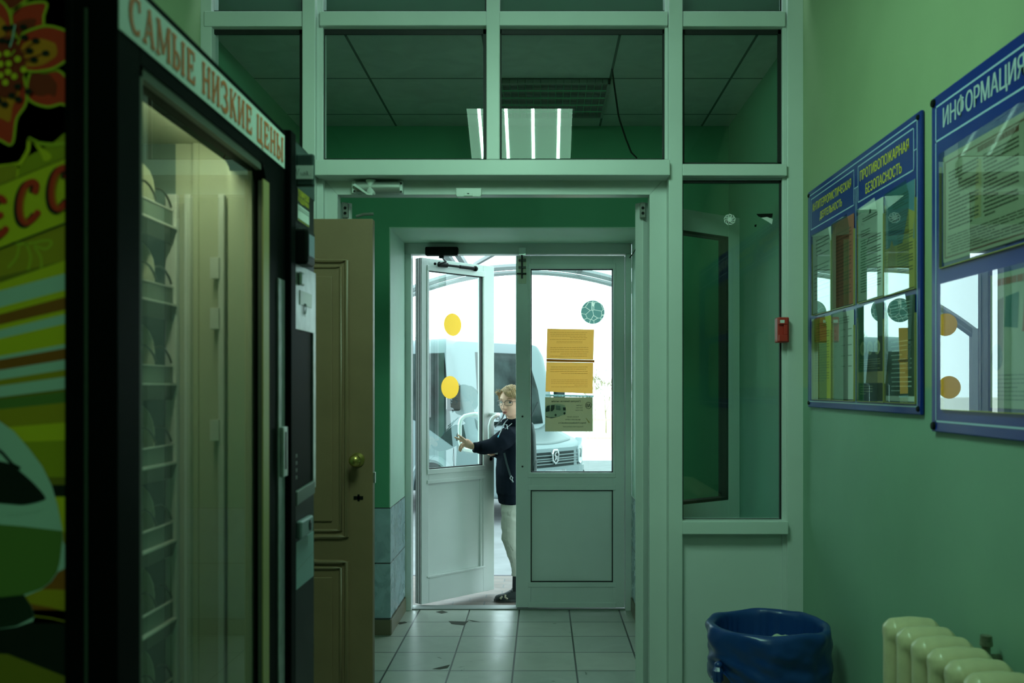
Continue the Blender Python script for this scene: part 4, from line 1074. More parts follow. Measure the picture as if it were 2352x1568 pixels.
doc('salmon red paper sheet in the upper row of the smaller board', *cols[1], ZA0, ZA1, salmon, [mat('ink_brown', (0.20, 0.07, 0.05), 0.7)], d)
def d(k, q, w, h):
    rect(k, q, .47, .54, .90, .95, 0); lines(k, q, w, h, .2, .8, .84, .89, 2); lines(k, q, w, h, .12, .5, .68, .76, 3); lines(k, q, w, h, .12, .92, .08, .66, 20)
doc('white letter sheet with a dark crest in the upper row of the smaller board', *cols[2], ZA0, ZA1, cold, [M['ink']], d)
def d(k, q, w, h):
    rect(k, q, 0, 1, .45, 1, 1); rect(k, q, 0, 1, 0, .45, 2)
    k.m = 2; k.poly([q(.6,.45,1), q(.95,.42,1), q(1,.7,1), q(.8,.75,1), q(.7,.6,1)]); k.m = 3; k.poly([q(.08,.22,1), q(.36,.22,1), q(.36,.38,1), q(.22,.52,1), q(.08,.38,1)]); k.m = 0
    lines(k, q, w, h, .25, .8, .80, .93, 5, l=2); lines(k, q, w, h, .12, .8, .56, .76, 8, l=2); lines(k, q, w, h, .42, .95, .16, .55, 14, l=2)
doc('blue and yellow illustrated poster in the upper row of the smaller board', *cols[3], ZA0, ZA1, cold, [M['ink'], skyb, gold, tan], d)
def d(k, q, w, h): lines(k, q, w, h, .2, .8, .86, .94, 3); lines(k, q, w, h, .1, .92, .2, .84, 20, fill=.35)
doc('yellow paper sheet in the lower pocket nearest the white post', *cols[0], ZB0, ZB1, yel, [mat('ink_olive', (0.20, 0.20, 0.05), 0.7)], d)
def d(k, q, w, h):
    lines(k, q, w, h, .3, .8, .86, .95, 3)
    for c in (.78, .70, .60, .48, .36):
        lines(k, q, w, h, .1, .2, c, c+.035, 2); lines(k, q, w, h, .42, .62, c, c+.03, 1); lines(k, q, w, h, .75, .92, c, c+.03, 1)
doc('white timetable sheet in the lower row of the smaller board', *cols[1], ZB0, ZB1, cold, [M['inkg']], d)
def d(k, q, w, h):
    rect(k, q, 0, 1, .66, 1, 2); rect(k, q, 0, 1, .18, .3, 3)
    for a in (.22, .5, .78):
        k.m = 1; k.poly([q(a+.11*math.cos(2*math.pi*i/16)*(1.12 if i % 2 else 1), .55+.075*math.sin(2*math.pi*i/16), 2) for i in range(16)])
        k.m = 4; k.poly([q(a+.06*math.cos(2*math.pi*i/12), .55+.045*math.sin(2*math.pi*i/12), 3) for i in range(12)])
        k.m = 1; k.ribbon([q(a-.02, .54, 4), q(a, .57, 4), q(a+.03, .535, 4)], 0.003, (1, 0, 0)); k.m = 0
    lines(k, q, w, h, .1, .9, .32, .44, 5, m=1, fill=.4); lines(k, q, w, h, .1, .6, .05, .16, 4, m=1)
doc('dark poster with three pale badges in the lower row of the smaller board', *cols[2], ZB0, ZB1, dark, [M['ink'], mat('badge_cream', (0.42, 0.42, 0.24), 0.6), mid, tan, mat('badge_olive', (0.16, 0.17, 0.08), 0.6)], d)
def d(k, q, w, h):
    k.m = 2; k.poly([q(.7,.3,1), q(.85,.3,1), q(.95,1,1), q(.85,1,1)]); k.m = 0
    lines(k, q, w, h, .15, .9, .78, .96, 6, m=1, fill=.3); lines(k, q, w, h, .2, .9, .08, .6, 12, m=1, fill=.32); rect(k, q, 0, 1, 0, .05, 3)
doc('dark green text poster in the lower row of the smaller board', *cols[3], ZB0, ZB1, mat('poster_deepgreen', (0.035, 0.075, 0.045), 0.6), [M['ink'], mat('print_pale', (0.30, 0.38, 0.30), 0.7), mid, cold], d)

b2 = board('notice_board', 'larger blue notice board with big white lettering nearest the camera', 2.365, 1.35, 1.237, 2.095)
obj('backing', brect(MB(), 2.365, 1.35, 1.237, 2.095), M['blue'], b2, bevel=0.003)
b = MB(); bl(b, 2.340, 1.375, 1.262, 2.068, 0.005)
X = XBD-0.0005
b.add([(X, 2.340, 1.975), (X, 1.375, 1.975), (X, 1.375, 1.980), (X, 2.340, 1.980)], [(0,1,2,3)])
b.m = 1; text(b, 'ИНФОРМАЦИЯ Д', (X, 2.295, 1.992), UY, UZ, 0.448, 0.062, 0.010)
flat('lettering', b, [M['bline'], mat('board_letter', (0.52, 0.62, 0.66), 0.5)], b2)
for zc in (1.252, 2.080): obj('corner_screw', MB().lathe([(0, -0.007), (0.009, -0.006), (0.011, 0), (0, 0)], (XBD, 2.350, zc), 12, 'x'), M['black'], b2, smooth=True)
pocket(b2, 2.300, 1.72, 1.655, 1.935, -2.1); pocket(b2, 2.290, 1.72, 1.300, 1.608)
def d(k, q, w, h):
    rect(k, q, .02, .98, .93, .945, 1); rect(k, q, .02, .98, .03, .045, 1); rect(k, q, .018, .03, .03, .94, 1); lines(k, q, w, h, .33, .66, .86, .93, 1, m=1, fill=1.2)
    for a0, a1 in ((.06, .34), (.38, .66), (.70, .95)): lines(k, q, w, h, a0, a1, .28, .84, 16, fill=.7, l=2)
    lines(k, q, w, h, .05, .8, .06, .24, 7, fill=.6, l=2)
    k.m = 2; k.poly([q(.30,.3,0), q(.36,.3,0), q(.365,.8,0), q(.32,.82,0)]); k.m = 0
doc('wide cream sheet of dense print in the upper pocket of the larger board', 2.288, 1.735, 1.662, 1.925, mat('paper_cream', (0.42, 0.44, 0.33), 0.7), [mat('ink_warm', (0.10, 0.08, 0.06), 0.8), mat('ink_maroon', (0.16, 0.06, 0.04), 0.8), mat('stain_tan', (0.42, 0.38, 0.20), 0.8)], d)
def d(k, q, w, h):
    lines(k, q, w, h, .05, .9, .90, .97, 1, m=1, fill=1.2)
    k.m = 2; k.poly([q(.1,.45,0), q(.22,.42,0), q(.24,.82,0), q(.1,.8,0)]); k.m = 3; k.poly([q(.25,.6,0), q(.48,.58,0), q(.5,.84,0), q(.27,.82,0)]); k.m = 4; k.poly([q(.55,.55,0), q(.9,.55,0), q(.9,.86,0), q(.6,.86,0)])
    k.m = 3; k.poly([q(.12+.1*math.cos(2*math.pi*i/20), .38+.1*math.sin(2*math.pi*i/20), 1) for i in range(20)]); k.m = 0
    lines(k, q, w, h, .08, .9, .05, .26, 7, fill=.4)
doc('pale pictured leaflet in the lower pocket of the larger board', 2.045, 1.80, 1.305, 1.60, mat('paper_pale', (0.46, 0.52, 0.44), 0.7), [M['inkg'], mat('ink_rust', (0.35, 0.12, 0.08), 0.7), mat('fig_grey', (0.20, 0.22, 0.20), 0.7), mat('fig_teal', (0.05, 0.20, 0.20), 0.7), mat('fig_pink', (0.42, 0.16, 0.15), 0.7)], d)

# ------------------------------------------------------------------ cast iron radiator
ra = tag(empty('radiator', (0.90, 1.85, 0)), 'cream painted cast iron radiator standing below the boards', 'radiator')
cream = mat('old_cream_enamel', (0.70, 0.61, 0.38), 0.28, var=0.14, vscale=12, bump=0.45, bscale=30)
XR0, XR1, ZR0, ZR1, pit = 0.832, 0.972, 0.17, 0.788, 0.0865
sec = None
for i in range(10):
    yc = 2.235 - i*pit
    if sec is None:
        b = MB()
        for xx in (XR0+0.030, XR1-0.030):
            b.tube([(xx, yc, ZR0+0.02), (xx, yc, ZR0+0.06), (xx, yc, ZR1-0.06), (xx, yc, ZR1-0.02)], [0.030, 0.028, 0.028, 0.030], 16, ref=(1, 0, 0), flat=1.1)
        out = []
        for zc, s in ((ZR1-0.036, 1), (ZR0+0.036, -1)):
            prof = []
            for k in range(9): a = math.pi*k/8; prof.append((XR1-0.034 + 0.034*math.cos(a/1.0)*(1 if k <= 4 else 0) + (0 if k <= 4 else 0), 0))
            pts = [(XR0+0.034, yc, zc), ((XR0+XR1)/2, yc, zc + s*0.003), (XR1-0.034, yc, zc)]
            b.tube([(XR0+0.002, yc, zc), (XR0+0.008, yc, zc), (XR0+0.022, yc, zc), *pts[1:2], (XR1-0.022, yc, zc), (XR1-0.008, yc, zc), (XR1-0.002, yc, zc)],
                   [0.012, 0.024, 0.035, 0.036, 0.035, 0.024, 0.012], 18, ref=(0, 0, 1), flat=1.1)
        b.box(XR0+0.045, XR1-0.045, yc-0.009, yc+0.009, ZR0+0.03, ZR1-0.03)
        sec = obj('section', b, cream, ra, smooth=True, angle=60)
        md = sec.modifiers.new('remesh', 'REMESH'); md.mode = 'VOXEL'; md.voxel_size = 0.004; md.use_smooth_shade = True
        ms = sec.modifiers.new('smooth', 'SMOOTH'); ms.factor = 0.6; ms.iterations = 8
        y00 = yc
    else:
        c = sec.copy(); COL.objects.link(c); c.location = sec.location + Vector((0, yc-y00, 0))
b = MB().tube([(0.90, 2.26, ZR1-0.036), (0.90, 2.235-10*pit+0.05, ZR1-0.036)], 0.022, 14).tube([(0.90, 2.26, ZR0+0.036), (0.90, 2.235-10*pit+0.05, ZR0+0.036)], 0.022, 14)
obj('manifold', b, cream, ra, smooth=True)
b = MB()
for i in (0, 9):
    yc = 2.235 - i*pit
    for xx in (XR0+0.03, XR1-0.03): b.tube([(xx, yc, 0), (xx, yc, ZR0+0.03)], [0.024, 0.019], 12)
obj('leg', b, cream, ra, smooth=True)
b = MB().tube([(0.985, 2.03, 0.745), (0.985, 2.03, 0.775), (0.985, 2.03, 0.778), (0.985, 2.03, 0.80)], [0.009, 0.009, 0.014, 0.012], 10).tube([(XR-0.001, 2.03, 0.752), (0.955, 2.03, 0.752)], 0.007, 8)
obj('wall_hook', b, mat('rusty_bracket', (0.16, 0.18, 0.12), 0.5, var=0.5, vscale=60), ra, smooth=True)

# ------------------------------------------------------------------ waste bin
BX, BY, BR, BZ = 0.766, 3.10, 0.200, 0.545
wb = tag(empty('waste_bin', (BX, BY, 0)), 'black plastic waste bin lined with a blue bag below the right pane', 'waste bin')
b = MB().lathe([(0, 0.0), (0.148, 0.0), (0.152, 0.01), (BR-0.016, BZ-0.02), (BR-0.010, BZ-0.012), (BR-0.010, BZ), (BR-0.016, BZ), (0.145, 0.02), (0, 0.02)], (BX, BY, 0), 48)
obj('bucket', b, mat('bin_black', (0.014, 0.015, 0.014), 0.45), wb, smooth=True)
b = MB(); n = 180
prof = [(-0.135, 0.0), (-0.132, 0.4), (-0.125, 0.68), (-0.11, 0.79), (-0.08, 0.83), (-0.03, 0.86), (0.0, 0.875), (0.010, 0.905), (0.013, 0.975), (0.006, 1.03)]
prof += [(-0.008 - 0.0125*i, 1.055 - 0.0045*i + 0.006*math.sin(i*1.1)) for i in range(14)]
vs = []; fs = []
for k in range(n):
    a = 2*math.pi*k/n; cx, sy = math.cos(a), math.sin(a)
    da = (a - math.radians(208) + math.pi) % (2*math.pi) - math.pi
    kn = math.exp(-(da/0.30)**2)            # gathered towards the knot
    for j, (dz, rr) in enumerate(prof):
        w = 0.010*mnoise(Vector((cx*3.2, sy*3.2, j*0.35)))
        r = BR*rr + (w*(0.25 if j < 7 else 1.0) if j else 0)
        z = BZ + dz + 0.010*mnoise(Vector((cx*1.5, sy*1.5, 3.1)))
        if 1 < j < 6: r += 0.004*mnoise(Vector((cx*14, sy*14, dz*2)))
        if j >= 9:
            q = (j-9)/14
            fan = da*(0.35 + 0.0*q)
            r += 0.015*q**0.3*mnoise(Vector((da*1.3, (dz + 0.05*abs(da))*42, 1.7))) + 0.009*q**0.3*mnoise(Vector((da*3.0, (dz - 0.03*da)*60, 8.1)))
            z += -0.05*q*math.sin(da*0.5)*(1 if da > 0 else 0.2) - 0.02*q
            z += kn*(-dz - 0.09)*0.75*q; r -= kn*0.010*q
        vs.append((BX + r*cx, BY + r*sy, z))
m_ = len(prof)
for k in range(n):
    for j in range(m_-1):
        fs.append((k*m_+j, ((k+1) % n)*m_+j, ((k+1) % n)*m_+j+1, k*m_+j+1))
b.add(vs, fs)
bagm = mat('blue_bag_film', (0.009, 0.046, 0.20), 0.30, bump=0.25, bscale=40)
bag = obj('bin_bag', b, bagm, wb, smooth=True, angle=180, subsurf=1)
md = bag.modifiers.new('solid', 'SOLIDIFY'); md.thickness = 0.0015
kx, ky, kz = BX - 0.188, BY - 0.098, BZ - 0.105
b = MB(); r7 = random.Random(5)
b.ball((kx, ky, kz), (0.014, 0.014, 0.012))
for i in range(5):
    a = i*1.25
    b.tube([(kx, ky, kz), (kx-0.004+0.008*math.cos(a), ky-0.004+0.008*math.sin(a), kz-0.018), (kx+0.012*math.cos(a)-0.002, ky+0.012*math.sin(a), kz-0.045-0.01*r7.random())], [0.007, 0.010, 0.007], 7)
obj('bag_knot', b, bagm, wb, smooth=True)
pp = tag(empty('crumpled_paper', (BX+0.02, BY-0.03, BZ-0.06)), 'crumpled pale paper lying inside the blue lined bin', 'paper')
b = MB().ball((BX+0.03, BY-0.05, BZ-0.068), (0.055, 0.05, 0.045), 18, 12)
b.v = [(x+0.014*mnoise(Vector((x*40, y*40, z*40))), y+0.014*mnoise(Vector((x*40+9, y*40, z*40))), z+0.014*mnoise(Vector((x*40, y*40+7, z*40)))) for x, y, z in b.v]
obj('wad', b, mat('waste_paper', (0.50, 0.56, 0.42), 0.8), pp)

# ------------------------------------------------------------------ lamps
# lit LED panel hanging at a slant from the hall ceiling in front of the partition
lp = tag(empty('ceiling_lamp', (-0.125, 2.05, 2.9)), 'lit LED panel with four bright strips hung slanting under the hall ceiling', 'ceiling lamp')
P0 = Vector((-0.125, 2.24, 2.885)); dv = Vector((0, -0.40, -0.20)).normalized(); ux = Vector((1, 0, 0)); nn = Vector((0, 0.2, -0.4)).normalized()
LW, LL = 0.600, 0.62
c = P0 + dv*LL/2
fr = MB()
for a in (-1, 1): fr.obox(c + ux*a*(LW/2-0.005), ux*0.006, dv*LL/2, nn*0.011)
for a in (-1, 1): fr.obox(c + dv*a*(LL/2-0.005), ux*LW/2, dv*0.006, nn*0.011)
fr.obox(c - nn*0.010, ux*LW/2, dv*LL/2, nn*0.002)
obj('lamp_frame', fr, M['white'], lp)
face = mat('led_diffuser', (0.8, 0.8, 0.8), 0.5, emit=(LED_COL, LED_FACE))
obj('diffuser', MB().obox(c + nn*0.004, ux*(LW/2-0.010), dv*(LL/2-0.010), nn*0.002), face, lp)
strip = mat('led_strip', (0.9, 0.9, 0.9), 0.5, emit=((0.50, 1.0, 0.72), LED_STRIP))
for f in (0.13, 0.375, 0.62, 0.86):
    obj('led_strip', MB().obox(c + ux*(f-0.5)*LW + nn*0.0075, ux*0.0085, dv*(LL/2-0.015), nn*0.001), strip, lp)
b = MB()
for a in (-1, 1):
    for s in (-1, 1):
        q = c + ux*a*0.27 + dv*s*0.28; b.tube([q, (q.x, q.y, ZH)], 0.0015, 6)
obj('hanging_wire', b, M['screwdark'], lp)
# added fill panel in the hall ceiling, unseen, brightens the machine's printed side
l2 = tag(empty('ceiling_lamp', (-0.1, -1.0, ZH)), 'added square fill light panel, unseen, in the hall ceiling behind the camera', 'ceiling lamp')
obj('lamp_frame', MB().box(-0.42, 0.22, -1.32, -0.68, ZH-0.012, ZH-0.001), M['white'], l2)
obj('diffuser', MB().box(-0.40, 0.20, -1.30, -0.70, ZH-0.014, ZH-0.011), mat('fill_panel_glow', (0.8, 0.8, 0.8), 0.5, emit=(LED_COL, 8.5)), l2)
# unlit louvre fitting in the vestibule ceiling
lv = tag(empty('ceiling_lamp', (0.03, 4.5, ZV)), 'unlit ceiling light with chrome louvre grid behind the transom panes', 'ceiling lamp')
lx0, lx1, ly0, ly1 = -0.26, 0.315, 4.235, 4.785
b = MB().box(lx0, lx1, ly0, ly1, ZV-0.002, ZV-0.001)
b.box(lx0, lx0+0.012, ly0, ly1, ZV-0.022, ZV-0.001).box(lx1-0.012, lx1, ly0, ly1, ZV-0.022, ZV-0.001).box(lx0, lx1, ly0, ly0+0.012, ZV-0.022, ZV-0.001).box(lx0, lx1, ly1-0.012, ly1, ZV-0.022, ZV-0.001)
obj('lamp_frame', b, mat('grey_frame', (0.22, 0.27, 0.24), 0.4), lv)
b = MB()
for i in range(1, 5): y = ly0 + (ly1-ly0)*i/5; b.box(lx0, lx1, y-0.010, y+0.010, ZV-0.020, ZV-0.004)
for i in range(1, 16): x = lx0 + (lx1-lx0)*i/16; b.box(x-0.0012, x+0.0012, ly0, ly1, ZV-0.021, ZV-0.003)
obj('louvre', b, M['chrome'], lv)
# loose cable
t = tag(empty('cable', (0.34, 4.3, ZV)), 'loose dark cable hanging from the vestibule ceiling beside the louvre light', 'cable')
b = MB().tube([Vector((PX(1406, 4.1), 4.1, ZV)), P(1410, 190, 4.15), P(1420, 262, 4.2), P(1424, 278, 4.22), P(1438, 320, 4.3), P(1450, 350, 4.32), P(1462, 362, 4.36), P(1466, 400, 4.4)], 0.0042, 8)
obj('wire', b, M['black'], t, smooth=True)
t = tag(empty('cable', (0.53, 4.99, 2.0)), 'thin black cable stapled along the reveal beside the shut door leaf', 'cable')
b = MB().tube([P(1469, 500, 4.97), P(1464, 520, 4.985), P(1463, 545, 5.02), P(1461, 570, 5.10), P(1452, 585, 5.52), P(1446, 592, 5.525)], 0.003, 6)
obj('wire', b, M['black'], t, smooth=True)
# cable stain on upper wall
# ------------------------------------------------------------------ outdoors
ZG = -0.80
paving = tiles('brick_paving', (0.075, 0.055, 0.045), (0.11, 0.085, 0.07), (0.05, 0.05, 0.045), 0.20, 0.10, (0.03, 5.66), rough=0.6, ms=0.005, offset=0.5)
struct(obj('porch_floor', MB().box(-3.2, 3.2, 5.66, 6.66, ZG, -0.02), paving))
struct(obj('porch_edge', MB().box(-3.2, 3.2, 6.66, 6.70, ZG, -0.018), mat('dark_kerb_steel', (0.03, 0.03, 0.04), 0.5)))
b = MB()
for i in range(4): b.box(-3.2, 3.2, 6.70+0.3*i, 7.0+0.3*i, ZG, -0.18-0.155*i)
struct(obj('porch_steps', b, mat('concrete', (0.30, 0.30, 0.28), 0.8, var=0.1)))
struct(obj('ground_asphalt', MB().box(-60, 60, 5.66, 27.0, ZG-0.2, ZG), mat('asphalt', (0.13, 0.14, 0.14), 0.85, var=0.15, vscale=3)))
struct(obj('ground_far', MB().box(-120, 120, 27.0, 200, ZG-0.2, ZG+0.005), mat('pale_dry_ground', (0.62, 0.60, 0.52), 0.9, var=0.1, vscale=0.5)))

# canopy frame over the porch
cp = tag(empty('canopy_frame', (-0.137, 8.0, ZG)), 'pale metal arched canopy frame over the porch outside the doors', 'canopy')
cm = mat('canopy_metal', (0.17, 0.19, 0.19), 0.5)
R_ = 2.68; zt_ = PZ(612, 8.0); xc_ = -0.137
def arch_pts(y, dz=0.0, r=R_, lim=0.66): return [(xc_ + r*math.sin(a), y, zt_ + dz - r*(1-math.cos(a))) for a in [lim*(-1 + 2*i/40) for i in range(41)]]
for dz in (0.0, -0.052):
    obj('arch', MB().tube(arch_pts(8.0, dz), 0.030 if dz == 0 else 0.022, 6, ref=(0, 1, 0)), cm, cp)
obj('arch', MB().tube(arch_pts(6.0, 0.02), 0.028, 6, ref=(0, 1, 0)), cm, cp)
for x_ in (1057, 1078, 1330, 1420):
    X_ = PX(x_, 8.0); zz_ = zt_ - R_*(1-math.cos(math.asin((X_-xc_)/R_)))
    obj('purlin', MB().box(X_-0.022, X_+0.022, 5.66, 8.0, zz_-0.02, zz_+0.02), cm, cp)
obj('brace', MB().tube([P(1092, 606, 7.9), P(1134, 582, 7.0)], 0.022, 6), cm, cp)
for X_ in (xc_-R_*math.sin(0.66), xc_+R_*math.sin(0.66)):
    obj('post', MB().box(X_-0.03, X_+0.03, 7.97, 8.03, ZG, zt_-R_*(1-math.cos(0.66))+0.02), cm, cp)

# ------------------------------------------------------------------ bus
TH = math.radians(49); DB_ = 14.9
bf = Vector((math.sin(TH), -math.cos(TH), 0)); bl_ = Vector((math.cos(TH), math.sin(TH), 0)); bo_ = Vector((PX(1268, DB_), DB_, ZG))
def BW(u, v, w): return bo_ + bf*u + bl_*v + Vector((0, 0, w))
bus = tag(empty('bus', BW(-4, 0, 0)), 'white short nosed minibus parked outside facing right behind the boy', 'bus')
bw = mat('bus_white', (0.135, 0.175, 0.18), 0.35, spec=0.2)
bgl = mat('bus_glass', (0.018, 0.028, 0.026), 0.25, spec=0.03, var=0.8, vscale=2.2)  # mottled colour imitates trees reflected in the glass
bdk = mat('bus_dark_plastic', (0.006, 0.012, 0.012), 0.5, spec=0.15)
bgr = mat('bus_silver', (0.12, 0.16, 0.16), 0.4, metal=0.2)
def sect(hw, wb, wt, rt, rb=0.08, n=5):
    pts = []
    for cx, cz, a0, r in ((hw, wb, -90, rb), (hw, wt, 0, rt), (-hw, wt, 90, rt), (-hw, wb, 180, rb)):
        sx = math.copysign(1, cx)
        for k in range(n+1):
            a = math.radians(a0 + 90*k/n)
            pts.append((cx - sx*r + r*math.cos(a), (cz + r if cz == wb else cz - r) + r*math.sin(a)))
    return pts
st = [(0.0, 0.60, 0.42, 1.16, 0.10), (-0.05, 0.80, 0.40, 1.19, 0.10), (-0.14, 0.97, 0.40, 1.235, 0.12), (-0.30, 1.05, 0.40, 1.29, 0.14), (-0.55, 1.08, 0.40, 1.37, 0.16), (-0.76, 1.10, 0.40, 1.44, 0.16),
      (-0.80, 1.11, 0.40, 1.50, 0.14), (-0.97, 1.12, 0.40, 2.10, 0.16), (-1.14, 1.12, 0.40, 2.78, 0.18), (-1.22, 1.12, 0.40, 2.91, 0.20), (-1.5, 1.12, 0.40, 2.97, 0.20), (-7.0, 1.12, 0.45, 2.97, 0.20), (-7.1, 1.08, 0.5, 2.90, 0.20)]
b = MB(); m0 = None; allv = []; n_ = 24
for u, hw, wb, wt, r in st:
    S = sect(hw, wb, wt, r)
    allv += [BW(u, v, w) for v, w in S]
n_ = len(S); fs = []
for i in range(len(st)-1):
    for k in range(n_): fs.append((i*n_+k, i*n_+(k+1) % n_, (i+1)*n_+(k+1) % n_, (i+1)*n_+k))
fs += [tuple(range(n_)), tuple((len(st)-1)*n_+k for k in range(n_))[::-1]]
b.add(allv, fs)
obj('body', b, bw, bus, smooth=True, angle=35)
# bonnet skin, coloured slightly greyer to imitate what it reflects
def hw_at(u):
    for (u0, h0, *_), (u1, h1, *_2) in zip(st, st[1:]):
        if u1 <= u <= u0: return h0 + (h1-h0)*(u-u0)/(u1-u0)
def wt_at(u):
    for a, c in zip(st, st[1:]):
        if c[0] <= u <= a[0]: return a[3] + (c[3]-a[3])*(u-a[0])/(c[0]-a[0])
b = MB(); N = 14; us = [-0.10-0.62*i/8 for i in range(9)]
vs = [BW(u - 0.12*(t*t), t*(hw_at(u)-0.16), wt_at(u - 0.12*t*t) + 0.012) for u in us for t in [-1 + 2*j/N for j in range(N+1)]]
b.add(vs, [(i*(N+1)+j, i*(N+1)+j+1, (i+1)*(N+1)+j+1, (i+1)*(N+1)+j) for i in range(8) for j in range(N)])
o = obj('bonnet', b, mat('bus_bonnet', (0.09, 0.12, 0.12), 0.4, spec=0.3), bus, smooth=True)
md = o.modifiers.new('solid', 'SOLIDIFY'); md.thickness = 0.02
# windscreen
b = MB(); N = 16
def ws(t, s):
    u = -0.815 - 0.325*s; w = 1.53 + (2.74-1.53)*s
    return BW(u + 0.03 - 0.10*abs(t)**4, t*(1.03 - 0.05*s), w)
vs = [ws(-1 + 2*j/N, i/6) for i in range(7) for j in range(N+1)]
b.add(vs, [(i*(N+1)+j, i*(N+1)+j+1, (i+1)*(N+1)+j+1, (i+1)*(N+1)+j) for i in range(6) for j in range(N)])
o = obj('windscreen', b, bgl, bus, smooth=True)
md = o.modifiers.new('solid', 'SOLIDIFY'); md.thickness = 0.02
for t0, t1 in ((-.55, -.15), (.1, .6)):
    obj('wiper', MB().tube([ws(t0, -.02) + bf*0.05, ws((t0+t1)/2, .10) + bf*0.05, ws(t1, .30) + bf*0.05], 0.012, 6), bdk, bus)
# side glazing, near side
def side(name, pts, m, v=-1.126, th=0.02, sign=1): return obj(name, MB().prism([BW(u, v*sign, w) for u, w in pts], bl_*th*(-1 if sign < 0 else 1)), m, bus)
side('side_window', [(-1.16, 1.20), (-1.30, 2.30), (-1.36, 2.72), (-2.55, 2.72), (-2.55, 1.72), (-1.95, 1.56)], bgl)
side('quarter_window', [(-0.84, 1.26), (-0.92, 1.56), (-1.06, 1.40), (-1.08, 1.30)], bgl)
for k in range(4): side('side_window', [(-2.70-1.05*k, 1.62), (-2.70-1.05*k, 2.72), (-3.65-1.05*k, 2.72), (-3.65-1.05*k, 1.62)], bgl)
for k in range(4): side('side_window', [(-1.5-1.2*k, 1.62), (-1.5-1.2*k, 2.70), (-2.6-1.2*k, 2.70), (-2.6-1.2*k, 1.62)], bgl, sign=-1)
# front end
def front(name, pts, m, u=0.0, bulge=0.14, th=0.03):
    vs = [BW(u + 0.012 - bulge*(v/0.8)**2, v, w) for v, w in pts]
    return obj(name, MB().prism(vs, bf*(-th)), m, bus)
def curved(name, v0, v1, w0, w1, m, off=0.012, th=0.03, n=12):
    b = MB(); fu = lambda v: -0.06*(v/0.8)**2 - 0.11*max(0, abs(v)-0.6)**2*6
    vs = []
    for i in range(n+1):
        v = v0 + (v1-v0)*i/n
        for w in (w0, w1):
            for o_ in (off, off-th): vs.append(BW(fu(v)+o_, v, w))
    fs = []
    for i in range(n):
        a, c = 4*i, 4*i+4
        fs += [(a, c, c+2, a+2), (a+1, a+3, c+3, c+1), (a, a+1, c+1, c), (a+2, c+2, c+3, a+3)]
    fs += [(0, 2, 3, 1), (4*n, 4*n+1, 4*n+3, 4*n+2)]
    return obj(name, b.add(vs, fs), m, bus)
curved('bumper', -1.0, 1.0, 0.42, 0.84, bw, 0.07, 0.2)
curved('grille', -0.70, 0.70, 0.86, 1.10, bdk, 0.03)
for w in (0.905, 0.955, 0.99, 1.045): curved('grille_bar', -0.68, 0.68, w, w+0.015, bgr, 0.045, 0.02)
curved('bonnet_lip', -0.74, 0.74, 1.105, 1.165, bw, 0.035, 0.05)
curved('grille_trim', -0.74, 0.74, 0.83, 0.86, bgr, 0.05, 0.04)
hexa = [(-0.085, 1.08), (-0.05, 1.15), (0.05, 1.15), (0.085, 1.08), (0.075, 0.96), (0.0, 0.90), (-0.075, 0.96)]
em = obj('emblem', MB().prism([BW(0.085, v, w) for v, w in hexa], bf*-0.06), M['chrome'], bus, bevel=0.008)
b = MB(); b.poly([BW(0.0865, v*0.72, 1.03+(w-1.03)*0.74) for v, w in hexa])
b.m = 1
b.ribbon([BW(0.088, v, w) for v, w in [(-.03,.97),(.0,1.0),(-.005,1.04),(-.03,1.06),(-.01,1.09),(.03,1.10)]], [.012,.03,.03,.022,.02,.01], bf); b.ribbon([BW(0.088, v, w) for v, w in [(.0,1.04),(.035,1.03),(.03,.97)]], .016, bf)
flat('emblem_relief', b, [bdk, M['chrome']], em)
for s in (-1, 1):
    b = MB(); hlp = [(0.66, 1.13), (0.70, 1.16), (0.86, 1.24), (0.97, 1.30), (1.00, 1.18), (0.98, 1.02), (0.90, 0.90), (0.78, 0.86), (0.68, 0.90)]
    fu = lambda v: -0.06*(v/0.8)**2 - 0.9*max(0, v-0.70)**1.6
    vs = [BW(fu(v)+0.055, s*v, w) for v, w in hlp] + [BW(fu(v)-0.10, s*v, w) for v, w in hlp]; n = len(hlp)
    b.add(vs, [tuple(range(n)), tuple(range(n, 2*n))[::-1]] + [(i, (i+1) % n, n+(i+1) % n, n+i) for i in range(n)])
    h_ = obj('headlight', b, mat('lamp_lens', (0.22, 0.27, 0.28), 0.2, spec=0.3), bus, bevel=0.01)
    b = MB(); c0_ = BW(fu(.79)+0.052, s*0.79, 1.05)
    b.tube([c0_ + bl_*(0.050*math.cos(2*math.pi*k/24)) + Vector((0, 0, 0.070*math.sin(2*math.pi*k/24))) - bf*0.035*math.cos(2*math.pi*k/24) for k in range(24)], 0.008, 6, closed=True)
    obj('reflector_ring', b, bgr, h_, smooth=True)
    b = MB().obox(BW(-0.16, s*0.88, 0.66), bf*0.09, bl_*0.07, (0, 0, 0.09)); fo = obj('fog_lamp', b, bdk, bus, bevel=0.02)
b = MB().obox(BW(0.085, 0.0, 0.765), bf*0.006, bl_*0.26, (0, 0, 0.056))
np_ = obj('number_plate', b, mat('plate_white', (0.22, 0.26, 0.26), 0.4), bus)
b = MB(); q = lambda v, w: BW(0.0925, v, w)
for a in ((-.255,.255,.813,.818),(-.255,.255,.712,.717),(-.255,-.25,.712,.818),(.25,.255,.712,.818),(.115,.119,.712,.818)): b.poly([q(a[0],a[2]), q(a[1],a[2]), q(a[1],a[3]), q(a[0],a[3])])
text(b, '77', q(.145, .768), bl_, Vector((0, 0, 1)), 0.08, 0.038, 0.01)
flat('plate_print', b, M['ink'], np_)
